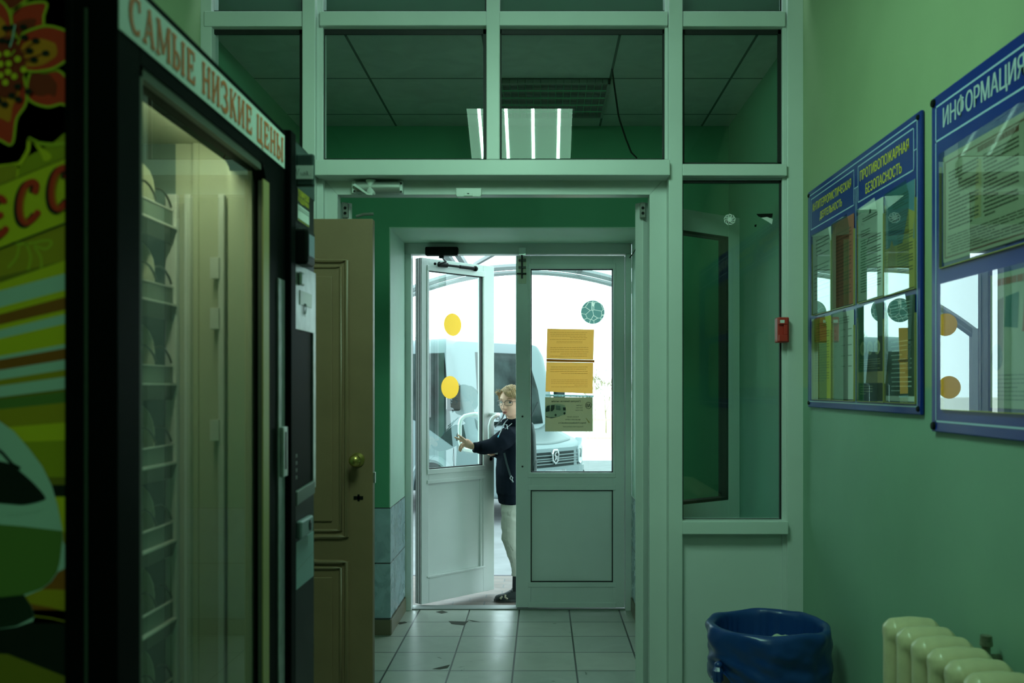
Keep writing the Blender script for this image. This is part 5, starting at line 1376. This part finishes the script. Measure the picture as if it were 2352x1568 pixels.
# wheels and arches
for u in (-1.62, -5.3):
    for s in (-1, 1):
        c_ = BW(u, s*1.03, 0.42)
        ring_ = lambda r, off: [c_ + bl_*s*off + bf*(r*math.cos(2*math.pi*k/32)) + Vector((0, 0, r*math.sin(2*math.pi*k/32))) for k in range(32)]
        b = MB(); R0 = [(0.24, 0.09), (0.40, 0.09), (0.42, 0.05), (0.42, -0.14), (0.24, -0.14)]
        vs = [q_ for r, o_ in R0 for q_ in ring_(r, o_)]
        b.add(vs, [(i*32+k, i*32+(k+1) % 32, ((i+1) % 5)*32+(k+1) % 32, ((i+1) % 5)*32+k) for i in range(5) for k in range(32)])
        w_ = obj('wheel', b, mat('tyre', (0.02, 0.02, 0.02), 0.8), bus, smooth=True)
        b = MB(); b.poly(ring_(0.245, 0.05)); b.poly(ring_(0.10, 0.08)); obj('hub', b, bgr, w_)
        b = MB(); arc = [c_ + bl_*s*0.075 + bf*(0.55*math.cos(math.pi*k/20)) + Vector((0, 0, 0.55*math.sin(math.pi*k/20))) for k in range(21)]
        b.tube(arc, 0.07, 8); obj('wheel_arch', b, bw, bus, smooth=True)
        b = MB(); b.prism([c_ + bl_*s*0.098 + bf*(0.50*math.cos(math.pi*k/20)) + Vector((0, 0, 0.50*math.sin(math.pi*k/20))) for k in range(21)], bl_*s*-0.05); obj('arch_opening', b, bdk, bus)
# mirrors
for s, vv in ((-1, -1.30), (1, 1.32)):
    b = MB().obox(BW(-0.95, vv, 2.0), bf*0.05, bl_*0.12, (0, 0, 0.22)); mm = obj('wing_mirror', b, bdk, bus, bevel=0.03)
    obj('mirror_arm', MB().tube([BW(-1.10, s*1.08, 2.25), BW(-0.96, vv, 2.2)], 0.02, 8), bdk, mm)
    obj('mirror_glass', MB().obox(BW(-1.005, vv, 2.0), bf*0.004, bl_*0.10, (0, 0, 0.19)), M['chrome'], mm)
# panel seam of the front door
b = MB().tube([BW(-1.14, -1.126, 1.18), BW(-1.12, -1.126, 0.85), BW(-0.9, -1.12, 0.62), BW(-0.5, -1.085, 0.60)], 0.006, 5)
obj('panel_seam', b, bdk, bus)
# windscreen sheet with a printed letter, behind the boy's face
wsn = obj('route_sign', MB().add([ws(-.62, .05)+bf*.03, ws(-.25, .05)+bf*.03, ws(-.25, .17)+bf*.03, ws(-.62, .17)+bf*.03], [(0,1,2,3)]), mat('route_white', (0.2, 0.24, 0.24), 0.6), bus)
b = MB(); uu = (ws(-.25, .05)-ws(-.62, .05)).normalized(); text(b, 'В', ws(-.48, .075)+bf*.035, uu, (ws(-.62, .17)-ws(-.62, .05)).normalized(), 0.09, 0.10, 0.02); flat('route_letter', b, M['ink'], wsn)

# ------------------------------------------------------------------ trees and fence in the far background
tw = mat('tan_twigs', (0.24, 0.17, 0.06), 0.9)
def tree(label, x, y, h, seed):
    r = random.Random(seed); o = tag(empty('bare_tree', (x, y, ZG)), label, 'tree', 'bare trees in the far background')
    b = MB()
    def br(p, d, L, rad, lev):
        q1 = p + d*L*0.5 + Vector((r.uniform(-1, 1), r.uniform(-1, 1), 0))*L*0.06; q2 = p + d*L
        b.tube([p, q1, q2], [rad, rad*0.8, rad*0.6], 4)
        if lev == 0: return
        for _ in range(3 if lev > 1 else 4):
            nd = (d + Vector((r.uniform(-1, 1), r.uniform(-1, 1), r.uniform(-0.1, 0.8)))*0.65).normalized()
            br(p + d*L*r.uniform(0.55, 1.0), nd, L*r.uniform(0.55, 0.75), max(rad*0.55, 0.008), lev-1)
    br(Vector((x, y, ZG)), Vector((r.uniform(-.06, .06), 0, 1)).normalized(), h*0.34, h*0.010, 5)
    obj('branches', b, tw, o)
for i, (xp, D, h, lb) in enumerate(((1366, 58, 3.3, 'low bare tan tree beyond the fence nearest the bus nose'), (1392, 43, 3.9, 'taller bare tan tree beyond the fence at the edge of the door pane'), (1470, 50, 4.2, 'bare tan tree beyond the fence hidden past the door stile'),
                                     (1215, 60, 6.0, 'bare tan tree far behind the minibus roof'), (900, 52, 7.5, 'bare tan tree behind the rear of the minibus'), (1010, 58, 7.0, 'bare tan tree behind the middle of the minibus'))):
    tree(lb, PX(xp, D), D, h, 20+i)
fn = tag(empty('picket_fence', (PX(1380, 33), 33, ZG)), 'pale picket fence far beyond the minibus nose', 'fence')
b = MB(); p_ = MB()
for i in range(60):
    x = PX(1345, 33) + i*0.13
    b.box(x, x+0.05, 33, 33.03, ZG, 0.38)
for z in (-0.5, 0.15): p_.box(PX(1345, 33), PX(1345, 33)+7.8, 33.03, 33.07, z, z+0.06)
obj('pickets', b, mat('fence_pale', (0.55, 0.50, 0.34), 0.8), fn); obj('fence_rail', p_, mat('fence_pale', (0.5, 0.5, 0.4), 0.8), fn)
# ------------------------------------------------------------------ the boy in the doorway
boy = tag(empty('person', (-0.18, 5.95, -0.02)), 'fair haired boy in glasses and dark hoodie pushing the open door leaf', 'person')
yaw = math.radians(28)
hf = Vector((-math.sin(yaw), -math.cos(yaw), 0)); hr = Vector((math.cos(yaw), -math.sin(yaw), 0)); hu = Vector((0, 0, 1))
HC = P(1174, 923.5, 5.87)
def HP(a, b_, c): return HC + hr*a + hf*b_ + hu*c
def sm(x): x = max(0.0, min(1.0, x)); return x*x*(3-2*x)
def head_surf(d, grow=0.0):
    """skull and face surface for a unit direction (right, forward, up)"""
    a, f, c = d
    x, y, z = 0.0690*a, 0.0870*f, 0.0965*c
    if c < 0:
        k = -c
        x *= 1 - 0.34*k**2.0
        if f < 0: y *= 1 - 0.42*k
        else: y *= 1 + 0.03*k
    else:
        y *= 1 + (0.10*c if f < 0 else 0.0)
    if f > 0:
        y *= 1 - 0.08*(1-abs(a))*0
        g = lambda cx, cz, sx, sz: math.exp(-((x-cx)/sx)**2 - ((z-cz)/sz)**2)
        w = sm(f*1.6)
        y += w*(-0.0065*(g(0.030, 0.000, 0.016, 0.011) + g(-0.030, 0.000, 0.016, 0.011)) + 0.003*(g(0.028, 0.020, 0.020, 0.008) + g(-0.028, 0.020, 0.020, 0.008))
                + 0.005*(g(0.036, -0.034, 0.020, 0.018) + g(-0.036, -0.034, 0.020, 0.018))
                + 0.019*math.exp(-(x/0.0092)**2)*sm((0.012-z)/0.046)*sm((z+0.045)/0.006) + 0.007*(g(0.0105, -0.037, 0.0055, 0.0055) + g(-0.0105, -0.037, 0.0055, 0.0055))
                + 0.0040*g(0, -0.060, 0.018, 0.008) - 0.002*g(0, -0.0632, 0.018, 0.0022) - 0.002*g(0, -0.076, 0.018, 0.005) + 0.013*g(0, -0.084, 0.024, 0.016))
    L = math.sqrt(x*x+y*y+z*z)
    k = 1 + grow/L
    return x*k, y*k, z*k
def sphere_grid(nu, nv, fn):
    vs = []; fs = []
    for i in range(nv+1):
        t = math.pi*i/nv
        for k in range(nu):
            p = 2*math.pi*k/nu
            vs.append(fn((math.sin(t)*math.cos(p), math.sin(t)*math.sin(p), math.cos(t))))
    for i in range(nv):
        for k in range(nu): fs.append((i*nu+k, i*nu+(k+1) % nu, (i+1)*nu+(k+1) % nu, (i+1)*nu+k))
    return vs, fs

def remeshed(name, mb, m, parent, voxel, iters=3, factor=0.5, noise_amp=0.0, noise_fn=None):
    """join overlapping shapes into one continuous skin"""
    o = obj('raw', mb, m)
    md = o.modifiers.new('r', 'REMESH'); md.mode = 'VOXEL'; md.voxel_size = voxel; md.use_smooth_shade = True
    if iters:
        ms = o.modifiers.new('s', 'SMOOTH'); ms.factor = factor; ms.iterations = iters
    bpy.context.view_layer.update()
    me = bpy.data.meshes.new_from_object(o.evaluated_get(bpy.context.evaluated_depsgraph_get()))
    bpy.data.objects.remove(o)
    Mi = world_of(parent).inverted() if parent else Matrix.Identity(4)
    for v in me.vertices:
        q = v.co.copy()
        if noise_fn: q = q + v.normal*noise_fn(q)
        v.co = Mi @ q
    me.name = name
    me.materials.clear(); me.materials.append(m)
    me.polygons.foreach_set('use_smooth', [True]*len(me.polygons))
    o = bpy.data.objects.new(name, me); COL.objects.link(o); o.parent = parent
    return o

SH_L, SH_R = Vector((-0.175, 5.85, 1.045)), Vector((-0.175, 6.09, 1.045))
EL_L, WR_L = P(1131, 1024, 5.755), P(1087, 1027, 5.695)
EL_R, WR_R = Vector((-0.262, 6.07, 0.945)), P(1128, 1040, 5.915)
HIP = Vector((-0.18, 5.965, 0.60))
body = MB()
hv, hfc = sphere_grid(112, 84, lambda d: tuple(HP(*head_surf(d))))
body.add(hv, hfc)
for s in (-1, 1):   # ears
    e = [HP(s*0.071 + s*0.006*math.sin(math.pi*i/8), -0.008 - 0.012*math.sin(math.pi*i/8), 0.018 - 0.045*i/8) for i in range(9)]
    body.tube(e, [0.006, 0.009, 0.010, 0.010, 0.009, 0.008, 0.008, 0.007, 0.006], 10, ref=hf, flat=0.5)
body.tube([HP(0, -0.022, -0.05), HP(0, -0.03, -0.09), Vector((-0.182, 5.955, 1.10)), Vector((-0.18, 5.965, 1.05))], [0.046, 0.044, 0.046, 0.06], 20)
def ell(z, cx, rx, ry, cy=5.965): return [(cx + rx*math.cos(2*math.pi*k/28), cy + ry*math.sin(2*math.pi*k/28), z) for k in range(28)]
def loft(mb, rings):
    n = len(rings[0]); vs = [p for R in rings for p in R]
    fs = [(i*n+k, i*n+(k+1) % n, (i+1)*n+(k+1) % n, (i+1)*n+k) for i in range(len(rings)-1) for k in range(n)]
    fs += [tuple(range(n))[::-1], tuple((len(rings)-1)*n+k for k in range(n))]
    return mb.add(vs, fs)
loft(body, [ell(0.56, -0.18, 0.075, 0.11), ell(0.66, -0.18, 0.08, 0.115), ell(0.85, -0.18, 0.075, 0.11), ell(1.0, -0.18, 0.075, 0.12), ell(1.07, -0.18, 0.06, 0.11), ell(1.10, -0.18, 0.045, 0.06)])
body.tube([SH_L, EL_L, WR_L], [0.042, 0.034, 0.021], 14); body.tube([SH_R, EL_R, WR_R], [0.042, 0.034, 0.021], 14)
LEG = [[Vector((-0.17, 5.90, 0.58)), P(1177, 1232, 5.89), P(1189, 1318, 5.88), P(1191, 1345, 5.88)], [Vector((-0.17, 6.03, 0.58)), Vector((-0.13, 6.06, 0.36)), Vector((-0.06, 6.08, 0.14)), Vector((-0.05, 6.08, 0.06))]]
for L in LEG: body.tube(L, [0.060, 0.045, 0.032, 0.03], 14)
# left hand: palm, four unequal fingers, thumb
body.tube([WR_L, P(1079, 1022, 5.690), P(1072, 1017, 5.682), P(1066, 1014, 5.676)], [0.018, 0.024, 0.027, 0.022], 14, ref=(0.45, 0, 0.9), flat=0.5)
for pts, r in (([(1070, 1012, 5.672), (1063.5, 1006.5, 5.662), (1058, 1002.5, 5.66), (1052.5, 999, 5.665)], 0.0072),
               ([(1069, 1015, 5.674), (1059, 1010, 5.660), (1051.5, 1007, 5.655), (1045, 1004, 5.658)], 0.0075),
               ([(1068, 1018, 5.678), (1060, 1020, 5.662), (1056, 1026, 5.660), (1054.5, 1033, 5.668)], 0.0072),
               ([(1071, 1022, 5.684), (1064, 1025, 5.672), (1060, 1030, 5.668), (1057.5, 1036, 5.674)], 0.0064),
               ([(1078, 1017, 5.702), (1070, 1013, 5.716), (1063, 1012, 5.722), (1057, 1013, 5.726)], 0.0078)):
    body.tube([P(*p) for p in pts], [r*1.15, r*1.05, r, r*0.78], 10); body.ball(P(*pts[-1]), r*0.8, 10, 7)
# right hand closed round the pull handle
body.tube([WR_R, P(1122, 1037, 5.90)], [0.02, 0.026], 12, flat=0.7)
for k in range(4):
    z = 1036 - 3.8*k + 6
    body.tube([P(1123, z-4, 5.895), P(1118, z-3, 5.880), P(1117, z-1.5, 5.865), P(1120, z-1, 5.855)], [0.008, 0.0075, 0.007, 0.006], 8)
body.tube([P(1126, 1030, 5.90), P(1127, 1026, 5.88), P(1124, 1024, 5.865)], [0.009, 0.008, 0.0065], 8)
remeshed('body', body, M['skin'], boy, 0.0032, 2, 0.4)

# eyes, brows, lips
ew = mat('eye_white', (0.62, 0.64, 0.62), 0.3); ei = mat('iris_grey', (0.018, 0.028, 0.03), 0.3)
look = (Vector((0, 0, CH)) - HC).normalized()
for s in (-1, 1):
    sx, sy, sz = s*0.030, 0.0655, 0.0005
    e = obj('eye', MB().ball(HP(sx, sy, sz), (0.0115, 0.0115, 0.0090), 18, 12), ew, boy, smooth=True)
    b = MB(); c_ = HP(sx, sy, sz) + look*0.0108; ax = look.orthogonal().normalized(); ay = look.cross(ax)
    b.add([c_ + ax*0.0056*math.cos(2*math.pi*k/16) + ay*0.0052*math.sin(2*math.pi*k/16) + look*(0.001 if k % 1 == 0 else 0) for k in range(16)] + [c_ + look*0.0018], [(k, (k+1) % 16, 16) for k in range(16)])
    obj('iris', b, ei, e, smooth=True)
    b = MB().tube([HP(sx + 0.0145*math.cos(t), sy + 0.0085 - 0.006*abs(math.cos(t))**2, sz + 0.0075*math.sin(t)) for t in [math.pi*i/10 for i in range(11)]], [0.0012, 0.0026, 0.0032, 0.0034, 0.0034, 0.0034, 0.0034, 0.0034, 0.0032, 0.0026, 0.0012], 8)
    obj('eyelid', b, mat('lid_skin', (0.40, 0.22, 0.16), 0.5), boy, smooth=True)
    b = MB().tube([HP(s*(0.014 + 0.034*i/6), 0.083 - 0.018*(i/6)**2, 0.0185 + 0.004*math.sin(math.pi*i/6)) for i in range(7)], [0.001, 0.0022, 0.0026, 0.0026, 0.0024, 0.0018, 0.0008], 6)
    obj('eyebrow', b, mat('brow_hair', (0.24, 0.15, 0.07), 0.8), boy, smooth=True)
obj('mouth_gap', MB().tube([HP(0.014*t, 0.0898 - 0.009*t*t, -0.0637) for t in [-1 + i/3 for i in range(7)]], [0.0003, 0.0016, 0.0022, 0.0024, 0.0022, 0.0016, 0.0003], 6), mat('mouth_dark', (0.10, 0.02, 0.02), 0.6), boy, smooth=True)
lm = mat('lips', (0.50, 0.19, 0.16), 0.4)
b = MB().tube([HP(0.019*t, 0.0885 - 0.009*t*t, -0.0590 - 0.003*t*t) for t in [-1 + i/5 for i in range(11)]], [0.0005, 0.002, 0.003, 0.0038, 0.004, 0.0036, 0.004, 0.0038, 0.003, 0.002, 0.0005], 8)
b.tube([HP(0.016*t, 0.0875 - 0.008*t*t, -0.0690 + 0.004*t*t) for t in [-1 + i/5 for i in range(11)]], [0.0005, 0.002, 0.0032, 0.0042, 0.0046, 0.0046, 0.0046, 0.0042, 0.0032, 0.002, 0.0005], 8)
obj('lips', b, lm, boy, smooth=True)

# hair: cap plus swept locks
hm = mat('fair_hair', (0.44, 0.30, 0.15), 0.55, var=0.3, vscale=60)
def hair_line(d):
    a, f, c = d
    az = math.atan2(a, f)                    # 0 at the forehead, positive towards the shut door leaf
    pts = [(-3.15, -0.50), (-2.0, -0.40), (-1.65, -0.05), (-1.25, 0.18), (-0.95, 0.56), (-0.5, 0.64), (-0.1, 0.60), (0.15, 0.42), (0.5, 0.30), (0.95, 0.24), (1.3, 0.05), (1.7, -0.10), (2.1, -0.42), (3.15, -0.50)]
    for (x0, y0), (x1, y1) in zip(pts, pts[1:]):
        if x0 <= az <= x1: return y0 + (y1-y0)*(az-x0)/(x1-x0)
    return -0.5
b = MB()
def hp_(d):
    h = hair_line(d)
    on = sm((d[2]-h)/0.22)
    g = -0.004 + on*(0.015 + 0.006*mnoise(Vector(d)*5) + 0.004*mnoise(Vector((d[0]*14, d[1]*14, d[2]*5))))
    return tuple(HP(*head_surf(d, g)))
vs, fs = sphere_grid(96, 64, hp_)
keep = []
for f in fs:
    pass
def dirs(nu, nv): return [(math.sin(math.pi*i/nv)*math.cos(2*math.pi*k/nu), math.sin(math.pi*i/nv)*math.sin(2*math.pi*k/nu), math.cos(math.pi*i/nv)) for i in range(nv+1) for k in range(nu)]
DD = dirs(96, 64)
b.add(vs, [f for f in fs if any(DD[i][2] > hair_line(DD[i]) - 0.02 for i in f)])
rh = random.Random(11)
part = Vector((-0.45, 0.25, 0.86)).normalized()            # parting high on the side of the open leaf
for i in range(1500):
    d = Vector((rh.gauss(0, 1), rh.gauss(0, 1), abs(rh.gauss(0, 1)) + 0.1)).normalized()
    if d[2] < hair_line(d) + 0.05: continue
    away = d - part
    flow = Vector((away.x*0.9 + 0.45, away.y*0.6 + (0.55 if d.y > -0.2 else -0.3), away.z*0.6 - 0.45))
    if d.y < -0.3: flow = Vector((away.x*0.5, -0.3, -1.0))
    flow = (flow + Vector((rh.uniform(-.18, .18), rh.uniform(-.18, .18), rh.uniform(-.12, .12)))).normalized()
    pts = []; n = 9; lift = rh.uniform(0.010, 0.0175)
    for j in range(n):
        pts.append(HP(*head_surf(tuple(d), lift + 0.0015*math.sin(j*0.9+i) - (0.002*j/n))))
        t_ = (flow - d*flow.dot(d)).normalized()
        d = (d + t_*0.085).normalized()
        if d[2] < hair_line(d) - 0.06 and j > 1: break
    if len(pts) > 3:
        r0 = rh.uniform(0.0009, 0.0018); m_ = len(pts)
        b.tube(pts, [r0*0.6] + [r0*(1.1 - 0.95*(j/(m_-1))**2) for j in range(1, m_)], 5)
# wind-blown tufts by the temple nearest the door leaf
for a, f, c, ln in ((-0.85, .45, .50, .035), (-0.92, .35, .40, .036), (-0.80, .55, .60, .032), (-0.75, .5, .75, .026)):
    d = Vector((a, f, c)).normalized(); p0 = HP(*head_surf(tuple(d), 0.010)); out = (hr*-0.8 + hf*0.25 + hu*0.55).normalized()
    for q in range(9):
        o2 = (out + Vector((rh.uniform(-.3, .3), rh.uniform(-.3, .3), rh.uniform(-.5, .3)))).normalized()
        b.tube([p0, p0 + o2*ln*.5 + hu*0.003, p0 + o2*ln*rh.uniform(.7, 1.1) + hu*rh.uniform(-.004, .008)], [0.0018, 0.0014, 0.0003], 5)
obj('hair', b, hm, boy, smooth=True, angle=180)

# spectacles
gm = mat('spectacle_metal', (0.12, 0.10, 0.08), 0.3, metal=0.8)
b = MB()
def lens_pts(s):
    pts = []
    for k in range(28):
        t = 2*math.pi*k/28; cx = math.copysign(abs(math.cos(t))**0.55, math.cos(t)); cz = math.copysign(abs(math.sin(t))**0.6, math.sin(t))
        x = s*0.0315 + 0.0235*cx; pts.append(HP(x, 0.0945 - 5.5*x*x, -0.004 + 0.0165*cz))
    return pts
for s in (-1, 1):
    lp_ = lens_pts(s)
    b.tube(lp_, [0.0021 if 2 < k < 13 else 0.0013 for k in range(28)], 6, closed=True)
    b.tube([HP(s*0.055, 0.078, 0.004), HP(s*0.068, 0.06, 0.005), HP(s*0.078, -0.002, 0.006), HP(s*0.077, -0.02, -0.008)], 0.0016, 6)
b.tube([HP(-0.009, 0.096, 0.0), HP(0, 0.099, 0.003), HP(0.009, 0.096, 0.0)], 0.0014, 6)
gs = obj('spectacles', b, gm, boy, smooth=True)
for s in (-1, 1):
    b = MB(); b.poly(lens_pts(s)); b.v = [tuple(Vector(v) - hf*0.0005) for v in b.v]
    flat('lens', b, glass('spectacle_lens', (0.94, 0.96, 0.96), gain=1.0), gs)

# hoodie, one continuous garment
navy = mat('navy_jersey', (0.006, 0.010, 0.017), 0.9, spec=0.1)
b = MB()
loft(b, [ell(0.600, -0.190, 0.094, 0.142), ell(0.608, -0.190, 0.098, 0.146), ell(0.655, -0.194, 0.098, 0.148), ell(0.668, -0.198, 0.104, 0.158), ell(0.78, -0.200, 0.106, 0.156), ell(0.92, -0.196, 0.100, 0.150),
         ell(1.00, -0.184, 0.097, 0.154), ell(1.055, -0.180, 0.085, 0.150), ell(1.085, -0.180, 0.072, 0.115), ell(1.120, -0.182, 0.064, 0.078), ell(1.150, -0.186, 0.058, 0.066)])
b.tube([SH_L + Vector((0.005, 0.03, -0.01)), P(1166, 1003, 5.82), P(1150, 1014, 5.785), EL_L, P(1112, 1027, 5.725), P(1101, 1027, 5.712), P(1098, 1027, 5.710), P(1087, 1027, 5.696)], [0.064, 0.064, 0.060, 0.050, 0.045, 0.041, 0.034, 0.033], 18)
b.tube([P(1110, 1018, 5.72), P(1108, 1035, 5.72)], [0.030, 0.030], 10)
b.tube([SH_R - Vector((0, 0.03, 0.01)), EL_R, WR_R.lerp(EL_R, 0.15)], [0.064, 0.052, 0.034], 16)
b.tube([(-0.182 + 0.062*math.cos(2*math.pi*k/20), 5.950 + 0.070*math.sin(2*math.pi*k/20), 1.142 + 0.018*math.cos(2*math.pi*k/20)) for k in range(20)], 0.026, 10, closed=True)
b.tube([(-0.125, 5.90, 1.11), (-0.118, 5.955, 1.11), (-0.125, 6.01, 1.11)], [0.030, 0.034, 0.030], 12)
def folds(p): return 0.0045*mnoise(Vector((p.x*9+p.z*7, p.y*9, p.z*13))) + 0.0025*mnoise(Vector((p.x*25, p.y*25, p.z*22)))
hood = remeshed('hoodie', b, navy, boy, 0.006, 5, 0.5, noise_fn=folds)
for y0, (x1, y1) in ((5.835, (1144, 1003)), (5.86, (1166, 985))):
    b = MB().tube([P(1166, 963, 5.83), P(1161, 968, 5.815), P(1156, 975, 5.80), P(1150, 990, 5.765) if x1 < 1150 else P(1164, 975, 5.79), P(x1, y1, 5.735 if x1 < 1150 else 5.76)], 0.0032, 7)
    dsr = obj('drawstring', b, mat('grey_cord', (0.35, 0.40, 0.42), 0.7), boy, smooth=True)
    if x1 < 1150: obj('cord_tip', MB().tube([P(1145.5, 999, 5.741), P(1143.5, 1004, 5.732)], 0.0036, 7), mat('cyan_tip', (0.10, 0.50, 0.70), 0.4), dsr)
b = MB().tube([P(1176, 972, 5.80), P(1160, 985, 5.785), P(1157, 978, 5.79), P(1160, 970, 5.80)], 0.0026, 6); obj('drawstring', b, MATS['grey_cord'], boy, smooth=True)

# trousers
b = MB()
loft(b, [ell(0.645, -0.184, 0.088, 0.130), ell(0.58, -0.182, 0.088, 0.130), ell(0.53, -0.18, 0.085, 0.128)])
b.tube([Vector((-0.175, 5.905, 0.60)), P(1180, 1175, 5.895), P(1179, 1205, 5.89), P(1178, 1236, 5.89), P(1183, 1262, 5.885), P(1188, 1288, 5.88), P(1191, 1312, 5.88), P(1191, 1321, 5.88)], [0.078, 0.080, 0.077, 0.073, 0.060, 0.048, 0.044, 0.046], 20)
b.tube([Vector((-0.165, 6.03, 0.60)), Vector((-0.14, 6.05, 0.42)), Vector((-0.10, 6.07, 0.28)), Vector((-0.06, 6.08, 0.13))], [0.078, 0.075, 0.058, 0.046], 18)
def folds2(p): return 0.006*mnoise(Vector((p.x*14+p.z*16, p.y*14, p.z*24))) + 0.002*mnoise(p*40)
remeshed('trousers', b, mat('stone_cotton', (0.52, 0.52, 0.44), 0.8), boy, 0.006, 4, 0.5, noise_fn=folds2)
# socks and shoes
for yy, ax, lift in ((5.875, P(1190, 1340, 5.875).x, 0.0), (6.08, -0.05, 0.0)):
    zb = -0.02
    t0 = MB().tube([(ax, yy, 0.155), (ax, yy, 0.05)], [0.036, 0.038], 14)
    obj('sock', t0, mat('dark_sock', (0.012, 0.016, 0.02), 0.9), boy, smooth=True)
    rings = []
    for t, hw, h in ((0.0, 0.026, 0.045), (0.06, 0.033, 0.075), (0.25, 0.034, 0.088), (0.42, 0.036, 0.085), (0.55, 0.040, 0.066), (0.72, 0.043, 0.050), (0.88, 0.040, 0.042), (0.96, 0.030, 0.034), (1.0, 0.014, 0.026)):
        x = ax + 0.055 - 0.205*t
        rings.append([(x, yy + hw*math.cos(math.pi*k/12), zb + 0.016 + (h-0.016)*math.sin(math.pi*k/12)**0.8) for k in range(13)] + [(x, yy - hw*0.96, zb+0.010), (x, yy + hw*0.96, zb+0.010)])
    sh = obj('shoe', loft(MB(), rings), mat('shoe_black', (0.014, 0.020, 0.022), 0.6), boy, smooth=True, angle=60)
    sole = MB(); out = []
    for k in range(32):
        a = 2*math.pi*k/32; cx = math.cos(a); out.append((ax + 0.055 - 0.1025 + 0.109*math.copysign(abs(cx)**0.8, cx), yy + (0.044 if cx < 0 else 0.037)*math.sin(a), zb))
    sole.prism(out, (0, 0, 0.017)); obj('sole', sole, mat('sole_dark', (0.03, 0.035, 0.035), 0.7), sh, bevel=0.003)
    tp_ = MB()
    for x0, x1, z0 in ((-0.065, -0.100, 0.047), (-0.105, -0.120, 0.036)):
        tp_.tube([(ax+x0, yy-0.043, zb+0.022), (ax+(x0+x1)/2, yy-0.041, zb+z0*0.7), (ax+x1+0.02, yy-0.032, zb+z0)], 0.007, 6)
    obj('shoe_patch', tp_, mat('shoe_tan', (0.34, 0.30, 0.22), 0.7), sh, smooth=True)
    ls_ = MB()
    for i in range(4): x = ax-0.020-0.016*i; ls_.tube([(x, yy-0.030, zb+0.080-0.010*i), (x-0.004, yy, zb+0.092-0.012*i), (x, yy+0.030, zb+0.080-0.010*i)], 0.003, 6)
    obj('laces', ls_, M['ink'], sh, smooth=True)

# backpack and its strap
bp = tag(empty('backpack', (-0.07, 5.97, 0.95)), 'dark backpack on the boy in the hoodie, seen through the door pane', 'backpack')
b = MB(); vs = []
b.tube([(-0.062, 5.97, 0.80), (-0.060, 5.97, 0.90), (-0.065, 5.97, 1.05), (-0.074, 5.97, 1.12)], [0.018, 0.022, 0.020, 0.015], 18, ref=(1, 0, 0), flat=4.5)
remeshed('bag', b, mat('backpack_cloth', (0.022, 0.032, 0.034), 0.8), bp, 0.008, 4, 0.5)
obj('pocket', MB().tube([(-0.056, 5.97, 0.80), (-0.050, 5.97, 0.88)], [0.018, 0.016], 12, ref=(1, 0, 0), flat=5), MATS['backpack_cloth'], bp, smooth=True)
b = MB().ribbon([P(1158, 1040, 5.800), P(1164, 1065, 5.795), P(1171, 1088, 5.80), P(1178, 1108, 5.805)], 0.012, (0.1, 1, 0))
sb = flat('strap', b, mat('strap_dark', (0.03, 0.05, 0.055), 0.6), boy)
md = sb.modifiers.new('solid', 'SOLIDIFY'); md.thickness = 0.003
b = MB().tube([P(1171, 1098, 5.79), P(1174, 1092, 5.79), P(1178, 1097, 5.79), P(1175, 1103, 5.79)], 0.0022, 6, closed=True).tube([P(1176, 1101, 5.79), P(1179, 1107, 5.79)], 0.002, 6)
obj('clip', b, mat('pale_clip', (0.5, 0.55, 0.55), 0.4), boy, smooth=True)
